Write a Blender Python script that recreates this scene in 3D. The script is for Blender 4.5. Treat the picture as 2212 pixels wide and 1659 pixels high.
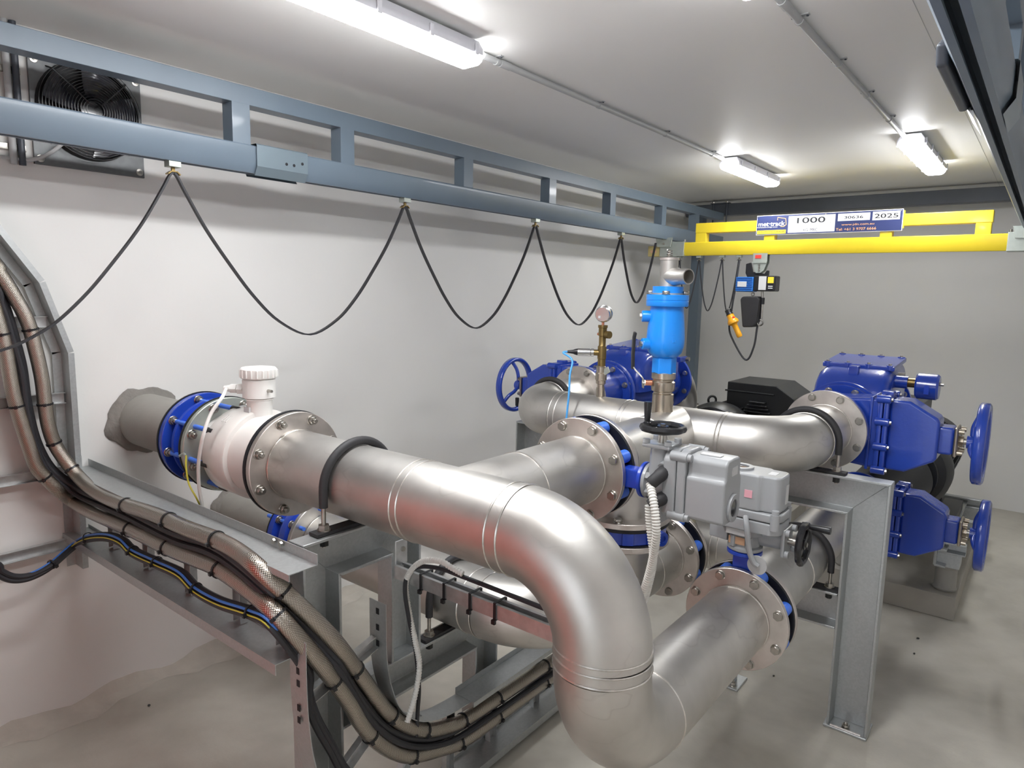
import bpy, bmesh, math, random
from mathutils import Vector, Matrix
random.seed(7)
V = Vector
for o in list(bpy.data.objects): bpy.data.objects.remove(o)
scn = bpy.context.scene
col = scn.collection

# ------------------------------------------------------------------ camera
F_PX, CAM_H = 1467.4, 1.70
YAW, PITCH, ROLL = math.radians(38.206), math.radians(7.884), math.radians(1.181)
_d = V((-math.sin(YAW)*math.cos(PITCH), math.cos(YAW)*math.cos(PITCH), -math.sin(PITCH)))
_r0 = V((math.cos(YAW), math.sin(YAW), 0)); _u0 = _r0.cross(_d)
_r = _r0*math.cos(ROLL) + _u0*math.sin(ROLL)
_u = -_r0*math.sin(ROLL) + _u0*math.cos(ROLL)
CAM = V((0, 0, CAM_H))
cd = bpy.data.cameras.new('camera'); cam = bpy.data.objects.new('camera', cd); col.objects.link(cam)
cd.sensor_width = 36; cd.sensor_fit = 'HORIZONTAL'; cd.lens = F_PX/2212*36
cd.clip_start = .02; cd.clip_end = 60
cam.matrix_world = Matrix(((_r.x, _u.x, -_d.x, CAM.x), (_r.y, _u.y, -_d.y, CAM.y), (_r.z, _u.z, -_d.z, CAM.z), (0, 0, 0, 1)))
scn.camera = cam

# ------------------------------------------------------------------ world and exposure
SKY = 1.8      # overcast daylight added as fill, entering an unseen opening behind the camera
w = bpy.data.worlds.new('world'); scn.world = w; w.use_nodes = True
w.node_tree.nodes['Background'].inputs[0].default_value = (.86, .92, 1, 1)
w.node_tree.nodes['Background'].inputs[1].default_value = SKY
scn.view_settings.view_transform = 'Standard'; scn.view_settings.look = 'None'
scn.view_settings.gamma = 1; scn.view_settings.use_curve_mapping = False
scn.view_settings.exposure = 0.92
LAMP_STRENGTH = 27.0

def at(x, y, X=None, Y=None, Z=None):
    """photo pixel (2212x1659 frame) -> point where its sight line meets a plane of the room"""
    v = _d + _r*((x-1106)/F_PX) - _u*((y-829.5)/F_PX)
    t = (X-CAM.x)/v.x if X is not None else (Y-CAM.y)/v.y if Y is not None else (Z-CAM.z)/v.z
    return CAM + v*t

# ------------------------------------------------------------------ materials
def lin(h):
    h = h.lstrip('#'); c = [int(h[i:i+2], 16)/255 for i in (0, 2, 4)]
    return tuple((x/12.92 if x <= .04045 else ((x+.055)/1.055)**2.4) for x in c) + (1,)
M = {}
def mat(name, col_, rough=.5, metal=0., var=0., vscale=8., bump=0., bscale=60., spec=.5, coat=0., col2=None, detail=4., rvar=0., kind='noise', stretch=None):
    m = bpy.data.materials.new(name); m.use_nodes = True; nt = m.node_tree; b = nt.nodes['Principled BSDF']
    b.inputs['Base Color'].default_value = lin(col_); b.inputs['Roughness'].default_value = rough
    b.inputs['Metallic'].default_value = metal; b.inputs['Specular IOR Level'].default_value = spec
    b.inputs['Coat Weight'].default_value = coat; b.inputs['Coat Roughness'].default_value = .08
    tc = nt.nodes.new('ShaderNodeTexCoord'); mp = nt.nodes.new('ShaderNodeMapping'); nt.links.new(tc.outputs['Object'], mp.inputs[0])
    if stretch: mp.inputs['Scale'].default_value = stretch
    if var or rvar:
        if kind == 'voronoi':
            n = nt.nodes.new('ShaderNodeTexVoronoi'); n.inputs['Scale'].default_value = vscale; fac = n.outputs['Color']
        else:
            n = nt.nodes.new('ShaderNodeTexNoise'); n.inputs['Scale'].default_value = vscale; n.inputs['Detail'].default_value = detail; fac = n.outputs['Fac']
        nt.links.new(mp.outputs[0], n.inputs['Vector'])
        if var:
            r = nt.nodes.new('ShaderNodeValToRGB'); a = lin(col_); c2 = lin(col2) if col2 else tuple(x*(1-var) for x in a[:3])+(1,)
            r.color_ramp.elements[0].position = .3; r.color_ramp.elements[1].position = .7
            r.color_ramp.elements[0].color = c2; r.color_ramp.elements[1].color = a
            nt.links.new(fac, r.inputs[0]); nt.links.new(r.outputs[0], b.inputs['Base Color'])
        if rvar:
            mr = nt.nodes.new('ShaderNodeMapRange'); mr.inputs['To Min'].default_value = rough-rvar; mr.inputs['To Max'].default_value = rough+rvar
            nt.links.new(fac, mr.inputs[0]); nt.links.new(mr.outputs[0], b.inputs['Roughness'])
    if bump:
        n2 = nt.nodes.new('ShaderNodeTexNoise'); n2.inputs['Scale'].default_value = bscale; n2.inputs['Detail'].default_value = 3
        nt.links.new(mp.outputs[0], n2.inputs['Vector'])
        bp = nt.nodes.new('ShaderNodeBump'); bp.inputs['Strength'].default_value = bump; bp.inputs['Distance'].default_value = .01
        nt.links.new(n2.outputs['Fac'], bp.inputs['Height']); nt.links.new(bp.outputs[0], b.inputs['Normal'])
    M[name] = m; return m
mat('wall', '#e3e2df', .55, var=.05, vscale=1.2, bump=.06, bscale=25)
mat('ceiling', '#f1f0ed', .5, spec=.35, var=.04, vscale=.9)
mat('stainless', '#d3d0cb', .45, 1, var=.24, vscale=6, bump=.015, bscale=30, rvar=.07)
mat('stainless_flange', '#d9d2cc', .43, 1, var=.18, vscale=18, rvar=.06)
mat('weld', '#dcd8d2', .35, 1, var=.2, vscale=90)
mat('chrome', '#d0d0d0', .2, 1)
mat('bolt_steel', '#b9b5ae', .3, 1, var=.2, vscale=60)
mat('galvanised', '#b9bcbc', .46, .8, var=.08, vscale=140, kind='voronoi', rvar=.05)
mat('galvanised_strut', '#cfd0d0', .38, .85, var=.2, vscale=40)
mat('zinc_plate', '#b9c0b8', .4, .7, var=.1, vscale=30)
mat('rail_paint', '#687683', .38, .0, var=.08, vscale=6, coat=.15)
mat('sleeve_paint', '#75838c', .3, .2, var=.06, vscale=8)
mat('dark_steel', '#4b5058', .42, .1, var=.1, vscale=8)
mat('yellow_paint', '#e3c92c', .38, var=.05, vscale=10, coat=.2)
mat('blue_paint', '#2445ab', .24, coat=.5, bump=.05, bscale=70, var=.08, vscale=9)
mat('valve_blue', '#2346b8', .3, coat=.2, var=.08, vscale=12)
mat('lug_blue', '#3f73dd', .4)
mat('sky_blue', '#1489ea', .33, coat=.25, bump=.02, bscale=40)
mat('hoist_blue', '#2f74c4', .4)
mat('actuator_grey', '#9fa1a3', .34, coat=.3, var=.04, vscale=15)
mat('actuator_dark', '#818385', .45, var=.1, vscale=20)
mat('white_plastic', '#e6e4e0', .4)
mat('white_enamel', '#ddd9d4', .22, coat=.4)
mat('lamp_housing', '#c9c9cf', .5)
mat('conduit_grey', '#b1b2b2', .45)
mat('corrugated', '#dcdad4', .5)
mat('black_plastic', '#1b1b1e', .35)
mat('black_paint', '#1e1f20', .4, var=.2, vscale=9)
mat('rubber', '#2b2a2c', .6, var=.15, vscale=14)
mat('gasket', '#0f1016', .55)
mat('cable_black', '#2a2a2e', .5)
mat('cable_blue', '#3f76c9', .45)
mat('cable_sky', '#4aa3e8', .4)
mat('cable_green_yellow', '#c0b63a', .5)
mat('brass', '#8f7a4e', .35, .9, var=.25, vscale=30)
mat('copper', '#d08c70', .35, .9)
mat('nickel', '#c0b5a5', .28, 1, var=.15, vscale=30)
mat('grey_pipe', '#9a9790', .6, var=.12, vscale=6, bump=.1, bscale=40)
mat('mortar', '#8b8781', .9, var=.25, vscale=14, bump=.6, bscale=35)
mat('mortar_pale', '#c4beb3', .85, var=.2, vscale=9, bump=.4, bscale=40)
mat('concrete_plinth', '#a9a49a', .8, var=.18, vscale=6, bump=.2, bscale=40)
mat('fan_plate', '#6f7172', .45, .6, var=.15, vscale=50)
mat('fan_black', '#17181b', .25, coat=.3)
mat('fan_blade', '#3a3a42', .16, coat=.6)
mat('sign_blue', '#2b3563', .4)
mat('sign_white', '#e4e6ea', .4)
mat('sign_yellow', '#f0cf38', .4)
mat('print_black', '#17171b', .5)
mat('print_white', '#f5f5f7', .5)
mat('print_orange', '#f3b27c', .5)
mat('label_silver', '#c8c8c8', .4)
mat('label_orange', '#c9a080', .5)
mat('label_pink', '#e7a9b4', .5)
mat('red_tag', '#e5352c', .5)
mat('amber', '#eba417', .35, coat=.3)
mat('glass_dark', '#2b2b2e', .1, coat=.6)
mat('wood_block', '#b5a56c', .6)
mat('hi_vis', '#f0461a', .7)
mat('door_grey', '#a9adb0', .5)
# concrete floor with broad stains
def floor_mat():
    m = bpy.data.materials.new('floor_concrete'); m.use_nodes = True; nt = m.node_tree; b = nt.nodes['Principled BSDF']
    tc = nt.nodes.new('ShaderNodeTexCoord'); N = []
    for s, d_ in ((1.1, 5), (4.5, 8), (90., 3)):
        n = nt.nodes.new('ShaderNodeTexNoise'); n.inputs['Scale'].default_value = s; n.inputs['Detail'].default_value = d_; n.inputs['Roughness'].default_value = .6
        nt.links.new(tc.outputs['Object'], n.inputs['Vector']); N.append(n)
    r1 = nt.nodes.new('ShaderNodeValToRGB'); r1.color_ramp.elements[0].position = .35; r1.color_ramp.elements[1].position = .68
    r1.color_ramp.elements[0].color = lin('#b4afa4'); r1.color_ramp.elements[1].color = lin('#cbc7bc')
    nt.links.new(N[0].outputs['Fac'], r1.inputs[0])
    r2 = nt.nodes.new('ShaderNodeValToRGB'); r2.color_ramp.elements[0].position = .3; r2.color_ramp.elements[1].position = .6
    r2.color_ramp.elements[0].color = (.84, .835, .825, 1); r2.color_ramp.elements[1].color = (1, 1, 1, 1)
    nt.links.new(N[1].outputs['Fac'], r2.inputs[0])
    mx = nt.nodes.new('ShaderNodeMix'); mx.data_type = 'RGBA'; mx.blend_type = 'MULTIPLY'; mx.inputs[0].default_value = 1
    nt.links.new(r1.outputs[0], mx.inputs[6]); nt.links.new(r2.outputs[0], mx.inputs[7]); nt.links.new(mx.outputs[2], b.inputs['Base Color'])
    mr = nt.nodes.new('ShaderNodeMapRange'); mr.inputs['To Min'].default_value = .4; mr.inputs['To Max'].default_value = .7
    nt.links.new(N[1].outputs['Fac'], mr.inputs[0]); nt.links.new(mr.outputs[0], b.inputs['Roughness'])
    bp = nt.nodes.new('ShaderNodeBump'); bp.inputs['Strength'].default_value = .12; bp.inputs['Distance'].default_value = .004
    nt.links.new(N[2].outputs['Fac'], bp.inputs['Height']); nt.links.new(bp.outputs[0], b.inputs['Normal'])
    M['floor_concrete'] = m
floor_mat()
# faint tide marks and smears on the stainless
def smears(m):
    nt = m.node_tree; b = nt.nodes['Principled BSDF']; src = b.inputs['Base Color'].links[0].from_socket
    tc = nt.nodes.new('ShaderNodeTexCoord'); mp = nt.nodes.new('ShaderNodeMapping'); mp.inputs['Scale'].default_value = (1, 1, 2.2); nt.links.new(tc.outputs['Object'], mp.inputs[0])
    n1 = nt.nodes.new('ShaderNodeTexNoise'); n1.inputs['Scale'].default_value = 4.5; n1.inputs['Detail'].default_value = 2.5; nt.links.new(mp.outputs[0], n1.inputs['Vector'])
    n2 = nt.nodes.new('ShaderNodeTexNoise'); n2.inputs['Scale'].default_value = 3.2; nt.links.new(tc.outputs['Object'], n2.inputs['Vector'])
    r1 = nt.nodes.new('ShaderNodeValToRGB'); cr = r1.color_ramp; cr.elements[0].position = .485; cr.elements[0].color = (0, 0, 0, 1); cr.elements[1].position = .5; cr.elements[1].color = (1, 1, 1, 1); e = cr.elements.new(.508); e.color = (.15, .15, .15, 1); e = cr.elements.new(.55); e.color = (0, 0, 0, 1)
    r2 = nt.nodes.new('ShaderNodeValToRGB'); r2.color_ramp.elements[0].position = .47; r2.color_ramp.elements[1].position = .6
    nt.links.new(n1.outputs['Fac'], r1.inputs[0]); nt.links.new(n2.outputs['Fac'], r2.inputs[0])
    k = nt.nodes.new('ShaderNodeMath'); k.operation = 'MULTIPLY'; nt.links.new(r1.outputs[0], k.inputs[0]); nt.links.new(r2.outputs[0], k.inputs[1])
    k2 = nt.nodes.new('ShaderNodeMath'); k2.operation = 'MULTIPLY'; k2.inputs[1].default_value = .13; nt.links.new(k.outputs[0], k2.inputs[0])
    mx = nt.nodes.new('ShaderNodeMix'); mx.data_type = 'RGBA'; mx.inputs[7].default_value = lin('#5b4f4a'); nt.links.new(k2.outputs[0], mx.inputs[0]); nt.links.new(src, mx.inputs[6]); nt.links.new(mx.outputs[2], b.inputs['Base Color'])
smears(M['stainless'])
# clear hose over a woven metal braid
def braid_mat():
    m = bpy.data.materials.new('braid'); m.use_nodes = True; nt = m.node_tree; b = nt.nodes['Principled BSDF']
    b.inputs['Metallic'].default_value = 1; b.inputs['Roughness'].default_value = .3; b.inputs['Coat Weight'].default_value = .7; b.inputs['Coat Roughness'].default_value = .12
    uv = nt.nodes.new('ShaderNodeUVMap'); outs = []
    for sgn in (1, -1):
        mp = nt.nodes.new('ShaderNodeMapping'); mp.inputs['Scale'].default_value = (1, 1, 1); mp.inputs['Rotation'].default_value = (0, 0, sgn*math.radians(40))
        nt.links.new(uv.outputs[0], mp.inputs[0])
        wv = nt.nodes.new('ShaderNodeTexWave'); wv.inputs['Scale'].default_value = 75; nt.links.new(mp.outputs[0], wv.inputs['Vector']); outs.append(wv)
    mx = nt.nodes.new('ShaderNodeMath'); mx.operation = 'MULTIPLY'
    nt.links.new(outs[0].outputs['Fac'], mx.inputs[0]); nt.links.new(outs[1].outputs['Fac'], mx.inputs[1])
    r = nt.nodes.new('ShaderNodeValToRGB'); r.color_ramp.elements[0].color = lin('#7a7067'); r.color_ramp.elements[1].color = lin('#ded7ca')
    r.color_ramp.elements[1].position = .6
    nt.links.new(mx.outputs[0], r.inputs[0]); nt.links.new(r.outputs[0], b.inputs['Base Color'])
    bp = nt.nodes.new('ShaderNodeBump'); bp.inputs['Strength'].default_value = .35; bp.inputs['Distance'].default_value = .002
    nt.links.new(mx.outputs[0], bp.inputs['Height']); nt.links.new(bp.outputs[0], b.inputs['Normal'])
    M['braid'] = m
braid_mat()
def emit_mat(name, colr, s):
    m = bpy.data.materials.new(name); m.use_nodes = True; nt = m.node_tree; b = nt.nodes['Principled BSDF']
    b.inputs['Base Color'].default_value = (.9, .9, .9, 1); b.inputs['Emission Color'].default_value = colr; b.inputs['Emission Strength'].default_value = s
    M[name] = m
emit_mat('lamp_glow', (.975, .985, 1.0, 1), LAMP_STRENGTH)

# ------------------------------------------------------------------ mesh builder
ORG = {}
def frame_of(ax):
    ax = V(ax).normalized(); t = V((0, 0, 1)) if abs(ax.z) < .9 else V((1, 0, 0))
    a = ax.cross(t).normalized(); b = ax.cross(a).normalized()
    return a, b, ax
class MB:
    def __init__(s): s.v = []; s.f = []; s.uv = {}
    def add(s, vs, fs):
        n = len(s.v); s.v += [V(p) for p in vs]; s.f += [tuple(i+n for i in f) for f in fs]; return s
    def box(s, x0, x1, y0, y1, z0, z1):
        x0, x1 = min(x0, x1), max(x0, x1); y0, y1 = min(y0, y1), max(y0, y1); z0, z1 = min(z0, z1), max(z0, z1)
        return s.add([(x0,y0,z0),(x1,y0,z0),(x1,y1,z0),(x0,y1,z0),(x0,y0,z1),(x1,y0,z1),(x1,y1,z1),(x0,y1,z1)],
                     [(0,3,2,1),(4,5,6,7),(0,1,5,4),(1,2,6,5),(2,3,7,6),(3,0,4,7)])
    def obox(s, c, ux, uy, uz):
        c = V(c); ux = V(ux); uy = V(uy); uz = V(uz)
        if ux.cross(uy).dot(uz) < 0: ux = -ux
        P = [c+ux*a+uy*b+uz*d for d in (-1, 1) for a, b in ((-1,-1),(1,-1),(1,1),(-1,1))]
        return s.add(P, [(0,3,2,1),(4,5,6,7),(0,1,5,4),(1,2,6,5),(2,3,7,6),(3,0,4,7)])
    def cyl(s, p0, p1, r0, r1=None, n=24, caps=True):
        r1 = r0 if r1 is None else r1; p0 = V(p0); p1 = V(p1); a, b, ax = frame_of(p1-p0); P = []; Fs = []
        for p, r in ((p0, r0), (p1, r1)):
            P += [p+(a*math.cos(2*math.pi*i/n)+b*math.sin(2*math.pi*i/n))*r for i in range(n)]
        Fs += [(i, i+n, (i+1) % n+n, (i+1) % n) for i in range(n)]
        if caps: Fs += [tuple(range(n)), tuple(range(2*n-1, n-1, -1))]
        return s.add(P, Fs)
    def ring(s, p0, p1, ro, ri, n=48):
        p0 = V(p0); p1 = V(p1); return s.lathe(p0, p1-p0, [(ri, 0), (ro, 0), (ro, (p1-p0).length), (ri, (p1-p0).length)], n, True)
    def lathe(s, o, ax, prof, n=40, closed=False):
        o = V(o); a, b, ax = frame_of(ax); P = []; Fs = []; m = len(prof)
        for r, h in prof: P += [o+ax*h+(a*math.cos(2*math.pi*i/n)+b*math.sin(2*math.pi*i/n))*max(r, 1e-5) for i in range(n)]
        for k in range(m if closed else m-1):
            k2 = (k+1) % m
            Fs += [(k*n+i, k2*n+i, k2*n+(i+1) % n, k*n+(i+1) % n) for i in range(n)]
        if not closed:
            Fs += [tuple(range(n)), tuple(range(m*n-1, (m-1)*n-1, -1))]
        return s.add(P, Fs)
    def tube(s, pts, r, n=12, closed=False, caps=True, flat=None, up=None, uvs=None):
        """r scalar or list; flat=(a,b) gives a rounded-rectangular section of half sizes a (along up) and b"""
        pts = [V(p) for p in pts]; m = len(pts); rr = r if isinstance(r, (list, tuple)) else [r]*m
        T = []
        for i in range(m):
            p = pts[(i-1) % m] if (closed or i > 0) else pts[0]; q = pts[(i+1) % m] if (closed or i < m-1) else pts[-1]
            T.append((q-p).normalized())
        if up is not None: a = (V(up)-T[0]*V(up).dot(T[0])).normalized()
        else: a = frame_of(T[0])[0]
        base = len(s.v); P = []; Fs = []; L = 0
        for i in range(m):
            if i: L += (pts[i]-pts[i-1]).length
            if up is not None: a2 = V(up)-T[i]*V(up).dot(T[i]); a = a2.normalized() if a2.length > 1e-4 else a
            else: a = (a-T[i]*a.dot(T[i])).normalized()
            b = T[i].cross(a)
            if flat: P += [pts[i]+a*(flat[0]*x)+b*(flat[1]*y) for x, y in ((1,1),(-1,1),(-1,-1),(1,-1))]
            else: P += [pts[i]+(a*math.cos(2*math.pi*k/n)+b*math.sin(2*math.pi*k/n))*rr[i] for k in range(n)]
            T[i] = (T[i], L)
        if flat: n = 4
        for i in range(m if closed else m-1):
            j = (i+1) % m
            for k in range(n):
                Fs.append((i*n+k, i*n+(k+1) % n, j*n+(k+1) % n, j*n+k))
                if uvs is not None and j > i:
                    l0, l1 = T[i][1], T[j][1]; c0 = k*2*math.pi*rr[i]/n; c1 = (k+1)*2*math.pi*rr[i]/n
                    s.uv[len(s.f)+len(Fs)-1] = [(l0*uvs, c0*uvs), (l0*uvs, c1*uvs), (l1*uvs, c1*uvs), (l1*uvs, c0*uvs)]
        if caps and not closed: Fs += [tuple(range(n-1, -1, -1)), tuple(range((m-1)*n, m*n))]
        return s.add(P, Fs)
    def prism(s, poly, o, ux, uy, uz):
        """polygon (a,b) in plane o+a*ux+b*uy extruded by uz"""
        o = V(o); ux = V(ux); uy = V(uy); uz = V(uz); n = len(poly)
        if ux.cross(uy).dot(uz) < 0: poly = poly[::-1]
        area = sum(poly[i][0]*poly[(i+1) % n][1]-poly[(i+1) % n][0]*poly[i][1] for i in range(n))
        sg = ux.cross(uy).dot(uz)
        if area*sg < 0: poly = poly[::-1]
        P = [o+ux*a+uy*b for a, b in poly]+[o+ux*a+uy*b+uz for a, b in poly]
        return s.add(P, [tuple(range(n-1, -1, -1)), tuple(range(n, 2*n))]+[(i, (i+1) % n, (i+1) % n+n, i+n) for i in range(n)])
    def hexn(s, p, ax, r, h): return s.cyl(p, V(p)+V(ax).normalized()*h, r, n=6)
    def ball(s, c, r, n=12, sx=(1, 1, 1)):
        c = V(c); P = [c+V((0, 0, -r*sx[2]))]; Fs = []
        k = n//2
        for j in range(1, k):
            t = -math.pi/2+math.pi*j/k
            P += [c+V((r*sx[0]*math.cos(t)*math.cos(2*math.pi*i/n), r*sx[1]*math.cos(t)*math.sin(2*math.pi*i/n), r*sx[2]*math.sin(t))) for i in range(n)]
        P.append(c+V((0, 0, r*sx[2])))
        for i in range(n): Fs.append((0, 1+(i+1) % n, 1+i))
        for j in range(k-2):
            for i in range(n): Fs.append((1+j*n+i, 1+j*n+(i+1) % n, 1+(j+1)*n+(i+1) % n, 1+(j+1)*n+i))
        e = len(P)-1
        for i in range(n): Fs.append((e, 1+(k-2)*n+i, 1+(k-2)*n+(i+1) % n))
        return s.add(P, Fs)
    def mesh(s, name, m, org, bevel=0., bseg=2, ang=35):
        me = bpy.data.meshes.new(name); me.from_pydata([p-org for p in s.v], [], s.f)
        if s.uv:
            ul = me.uv_layers.new(name='UVMap')
            for fi, co in s.uv.items():
                for li, c in zip(me.polygons[fi].loop_indices, co): ul.data[li].uv = c
        bm = bmesh.new(); bm.from_mesh(me)
        if not s.uv: bmesh.ops.recalc_face_normals(bm, faces=bm.faces)
        if bevel:
            es = [e for e in bm.edges if len(e.link_faces) == 2 and e.calc_face_angle(0) > .6]
            bmesh.ops.bevel(bm, geom=es, offset=bevel, segments=bseg, profile=.5, affect='EDGES', clamp_overlap=True)
        bm.to_mesh(me); bm.free()
        for p in me.polygons: p.use_smooth = True
        me.set_sharp_from_angle(angle=math.radians(ang))
        if m: me.materials.append(M[m])
        return me
    def build(s, name, m, parent=None, **k):
        if parent is None:
            xs = [p.x for p in s.v]; ys = [p.y for p in s.v]; zs = [p.z for p in s.v]
            org = V(((min(xs)+max(xs))/2, (min(ys)+max(ys))/2, min(zs)))
        else: org = ORG[parent.name]
        o = bpy.data.objects.new(name, s.mesh(name, m, org, **k)); col.objects.link(o); ORG[o.name] = org
        if k.get('bevel'):
            wn = o.modifiers.new('weighted_normals', 'WEIGHTED_NORMAL'); wn.keep_sharp = True; wn.weight = 80
        if parent is None: o.location = org
        else: o.parent = parent
        return o
def inst(name, me, parent, p, rot=None):
    """a part that shares mesh data with its alike pieces; p is a room position"""
    o = bpy.data.objects.new(name, me); col.objects.link(o); o.parent = parent; o.location = V(p)-ORG[parent.name]
    if rot is not None: o.rotation_euler = rot
    ORG[o.name] = V(p)
    return o
def thing(name, label, cat, loc, group=None):
    o = bpy.data.objects.new(name, None); o.empty_display_size = .1; col.objects.link(o); o.location = V(loc); ORG[o.name] = V(loc)
    tag(o, label, cat, group); return o
def tag(o, label, cat, group=None):
    o['label'] = label; o['category'] = cat
    if group: o['group'] = group
    return o
def struct(o): o['kind'] = 'structure'; return o
def rel(name):
    pass
def spline(pts, n=8):
    """Catmull-Rom through points"""
    pts = [V(p) for p in pts]; P = [pts[0]*2-pts[1]]+pts+[pts[-1]*2-pts[-2]]; out = []
    for i in range(1, len(P)-2):
        a, b, c, d = P[i-1], P[i], P[i+1], P[i+2]
        for k in range(n):
            t = k/n; out.append(.5*((2*b)+(c-a)*t+(2*a-5*b+4*c-d)*t*t+(3*b-a-3*c+d)*t**3))
    return out+[pts[-1]]
def arc(c, u, v, R, a0, a1, n=16):
    c = V(c); u = V(u); v = V(v)
    return [c+u*(R*math.cos(a0+(a1-a0)*i/n))+v*(R*math.sin(a0+(a1-a0)*i/n)) for i in range(n+1)]
def text_mesh(parent, name, txt, mname, origin, ux, uy, width=None, height=None, depth=.0015, bold=0):
    """flat lettering: origin = centre of the text block, ux/uy = reading and up directions"""
    cu = bpy.data.curves.new('lettering', 'FONT'); cu.body = txt; cu.align_x = 'CENTER'; cu.align_y = 'CENTER'; cu.extrude = .0; cu.offset = bold; cu.resolution_u = 3
    ob = bpy.data.objects.new('lettering', cu); col.objects.link(ob); dg = bpy.context.evaluated_depsgraph_get(); dg.update()
    me = bpy.data.meshes.new_from_object(ob.evaluated_get(dg)); bpy.data.objects.remove(ob)
    xs = [v.co.x for v in me.vertices]; ys = [v.co.y for v in me.vertices]
    cx, cy = (min(xs)+max(xs))/2, (min(ys)+max(ys))/2; W, H = max(xs)-min(xs), max(ys)-min(ys)
    sy = height/H if height else width/W; sx = width/W if width else sy
    ux = V(ux); uy = V(uy); o = V(origin); base = ORG[parent.name]
    for v in me.vertices: v.co = o+ux*((v.co.x-cx)*sx)+uy*((v.co.y-cy)*sy)-base
    me.materials.append(M[mname]); t = bpy.data.objects.new(name, me); col.objects.link(t); t.parent = parent; ORG[t.name] = base
    return t

X_, Y_, Z_ = V((1, 0, 0)), V((0, 1, 0)), V((0, 0, 1))
# ------------------------------------------------------------------ room shell
XL, XR, YF, YB, ZC = -2.92, .42, -1.75, 6.73, 2.58
t = .12
struct(MB().box(XL-t, XR+t, YF-t, YB+t, -t, 0).build('floor', 'floor_concrete'))
struct(MB().box(XL-t, XR+t, YF-t, YB+t, ZC, ZC+t).build('ceiling', 'ceiling'))
struct(MB().box(XL-t, XL, YF-t, YB+t, 0, ZC).build('wall_left', 'wall'))
struct(MB().box(XR, XR+t, YF-t, YB+t, 0, ZC).build('wall_right', 'wall'))
struct(MB().box(XL, XR, YB, YB+t, 0, ZC).build('wall_back', 'wall'))
DX0, DX1, DZ = -.95, .25, 2.25  # opening added in the unseen front wall to let fill daylight in
fw = MB().box(XL, DX0, YF-t, YF, 0, ZC); fw.box(DX1, XR, YF-t, YF, 0, ZC); fw.box(DX0, DX1, YF-t, YF, DZ, ZC); struct(fw.build('wall_front', 'wall'))
struct(MB().box(XL-3, XR+3, YF-7, YF-t, -t, -.02).build('apron', 'concrete_plinth'))  # unseen ground outside the added opening, bounces the fill daylight
# ------------------------------------------------------------------ shared small pieces
PR, FR, BC = .1095, .1675, .146           # pipe radius, flange radius, bolt circle radius
O0 = V((0, 0, 0))
_b = MB().cyl((0,0,0), (0,0,.003), .0165, n=16); _b.hexn((0,0,.003), Z_, .0145, .011)
BOLT = _b.mesh('bolt', 'bolt_steel', O0, bevel=.0012, bseg=1)
_b = MB().cyl((0,0,0), (0,0,.003), .0165, n=16); _b.hexn((0,0,.003), Z_, .0145, .013); _b.cyl((0,0,.016), (0,0,.026), .0085, .0075, n=12)
NUT = _b.mesh('nut', 'bolt_steel', O0, bevel=.0012, bseg=1)
_b = MB().hexn((0,0,0), Z_, .008, .007)
SMALLBOLT = _b.mesh('small_bolt', 'bolt_steel', O0)
_b = MB().cyl((0,0,0), (0,0,.012), .011, n=14); _b.cyl((0,0,.012), (0,0,.0125), .006, n=6)
CAPSCREW = _b.mesh('cap_screw', 'actuator_grey', O0, bevel=.001, bseg=1)
def euler(ax): return Z_.rotation_difference(V(ax).normalized()).to_euler()
def bolts(parent, c, ax, n=8, R=BC, me=BOLT, name='bolt', ph=.5, skip=()):
    a, b, x = frame_of(ax)
    for i in range(n):
        if i in skip: continue
        th = 2*math.pi*(i+ph)/n
        inst(name, me, parent, V(c)+(a*math.cos(th)+b*math.sin(th))*R, euler(ax))
def flange(parent, c, ax, bolt_dir=None, m='stainless_flange', R=FR, th=.02, ri=PR-.004, nb=8, bme=BOLT, name='flange', raised=True):
    """disc from c along ax by th; bolts on the face looking to bolt_dir (+1: far end, -1: near end)"""
    ax = V(ax).normalized(); c = V(c)
    mb = MB().ring(c, c+ax*th, R, ri, 64)
    f = mb.build(name, m, parent, bevel=.0015, bseg=1)
    if bolt_dir:
        p = c+ax*th if bolt_dir > 0 else c
        bolts(f, p, ax*bolt_dir, nb, R*BC/FR, bme)
    return f
def weld(parent, c, ax, r=PR):
    a, b, x = frame_of(ax); pts = [V(c)+(a*math.cos(2*math.pi*i/56)+b*math.sin(2*math.pi*i/56))*r for i in range(56)]
    return MB().tube(pts, [.0022+.0008*random.random() for _ in pts], n=6, closed=True).build('weld_bead', 'weld', parent)
def pipe_part(parent, pts, name='pipe', r=PR, m='stainless', n=56):
    return MB().tube(pts, r, n=n).build(name, m, parent, ang=50)
def elbow(parent, corner, d_in, d_out, R=.225, n=18, m='stainless', r=PR):
    """elbow that enters travelling along d_in and leaves along d_out, corner = axis intersection"""
    corner = V(corner); d_in = V(d_in); d_out = V(d_out); c = corner-d_in*R+d_out*R
    pts = [c-d_out*(R*math.cos(a))+d_in*(R*math.sin(a)) for a in [math.pi/2*i/n for i in range(n+1)]]
    return pipe_part(parent, pts, 'elbow', r, m)
def lug_ring(parent, c, ax, L, mlug='lug_blue', phase=.5):
    """the lugs of a lug-type valve body between two flanges"""
    a, b, x = frame_of(ax)
    for i in range(8):
        th = 2*math.pi*(i+phase)/8; p = V(c)+(a*math.cos(th)+b*math.sin(th))*BC
        MB().cyl(p, p+x*L, .021, n=18).build('lug', mlug, parent)

YBP = 1.645
YA, ZU, ZL, XM, XRT, XLF, YH = 1.24, 1.135, .66, -1.14, -.705, -1.95, 2.56
RE = .225
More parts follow.
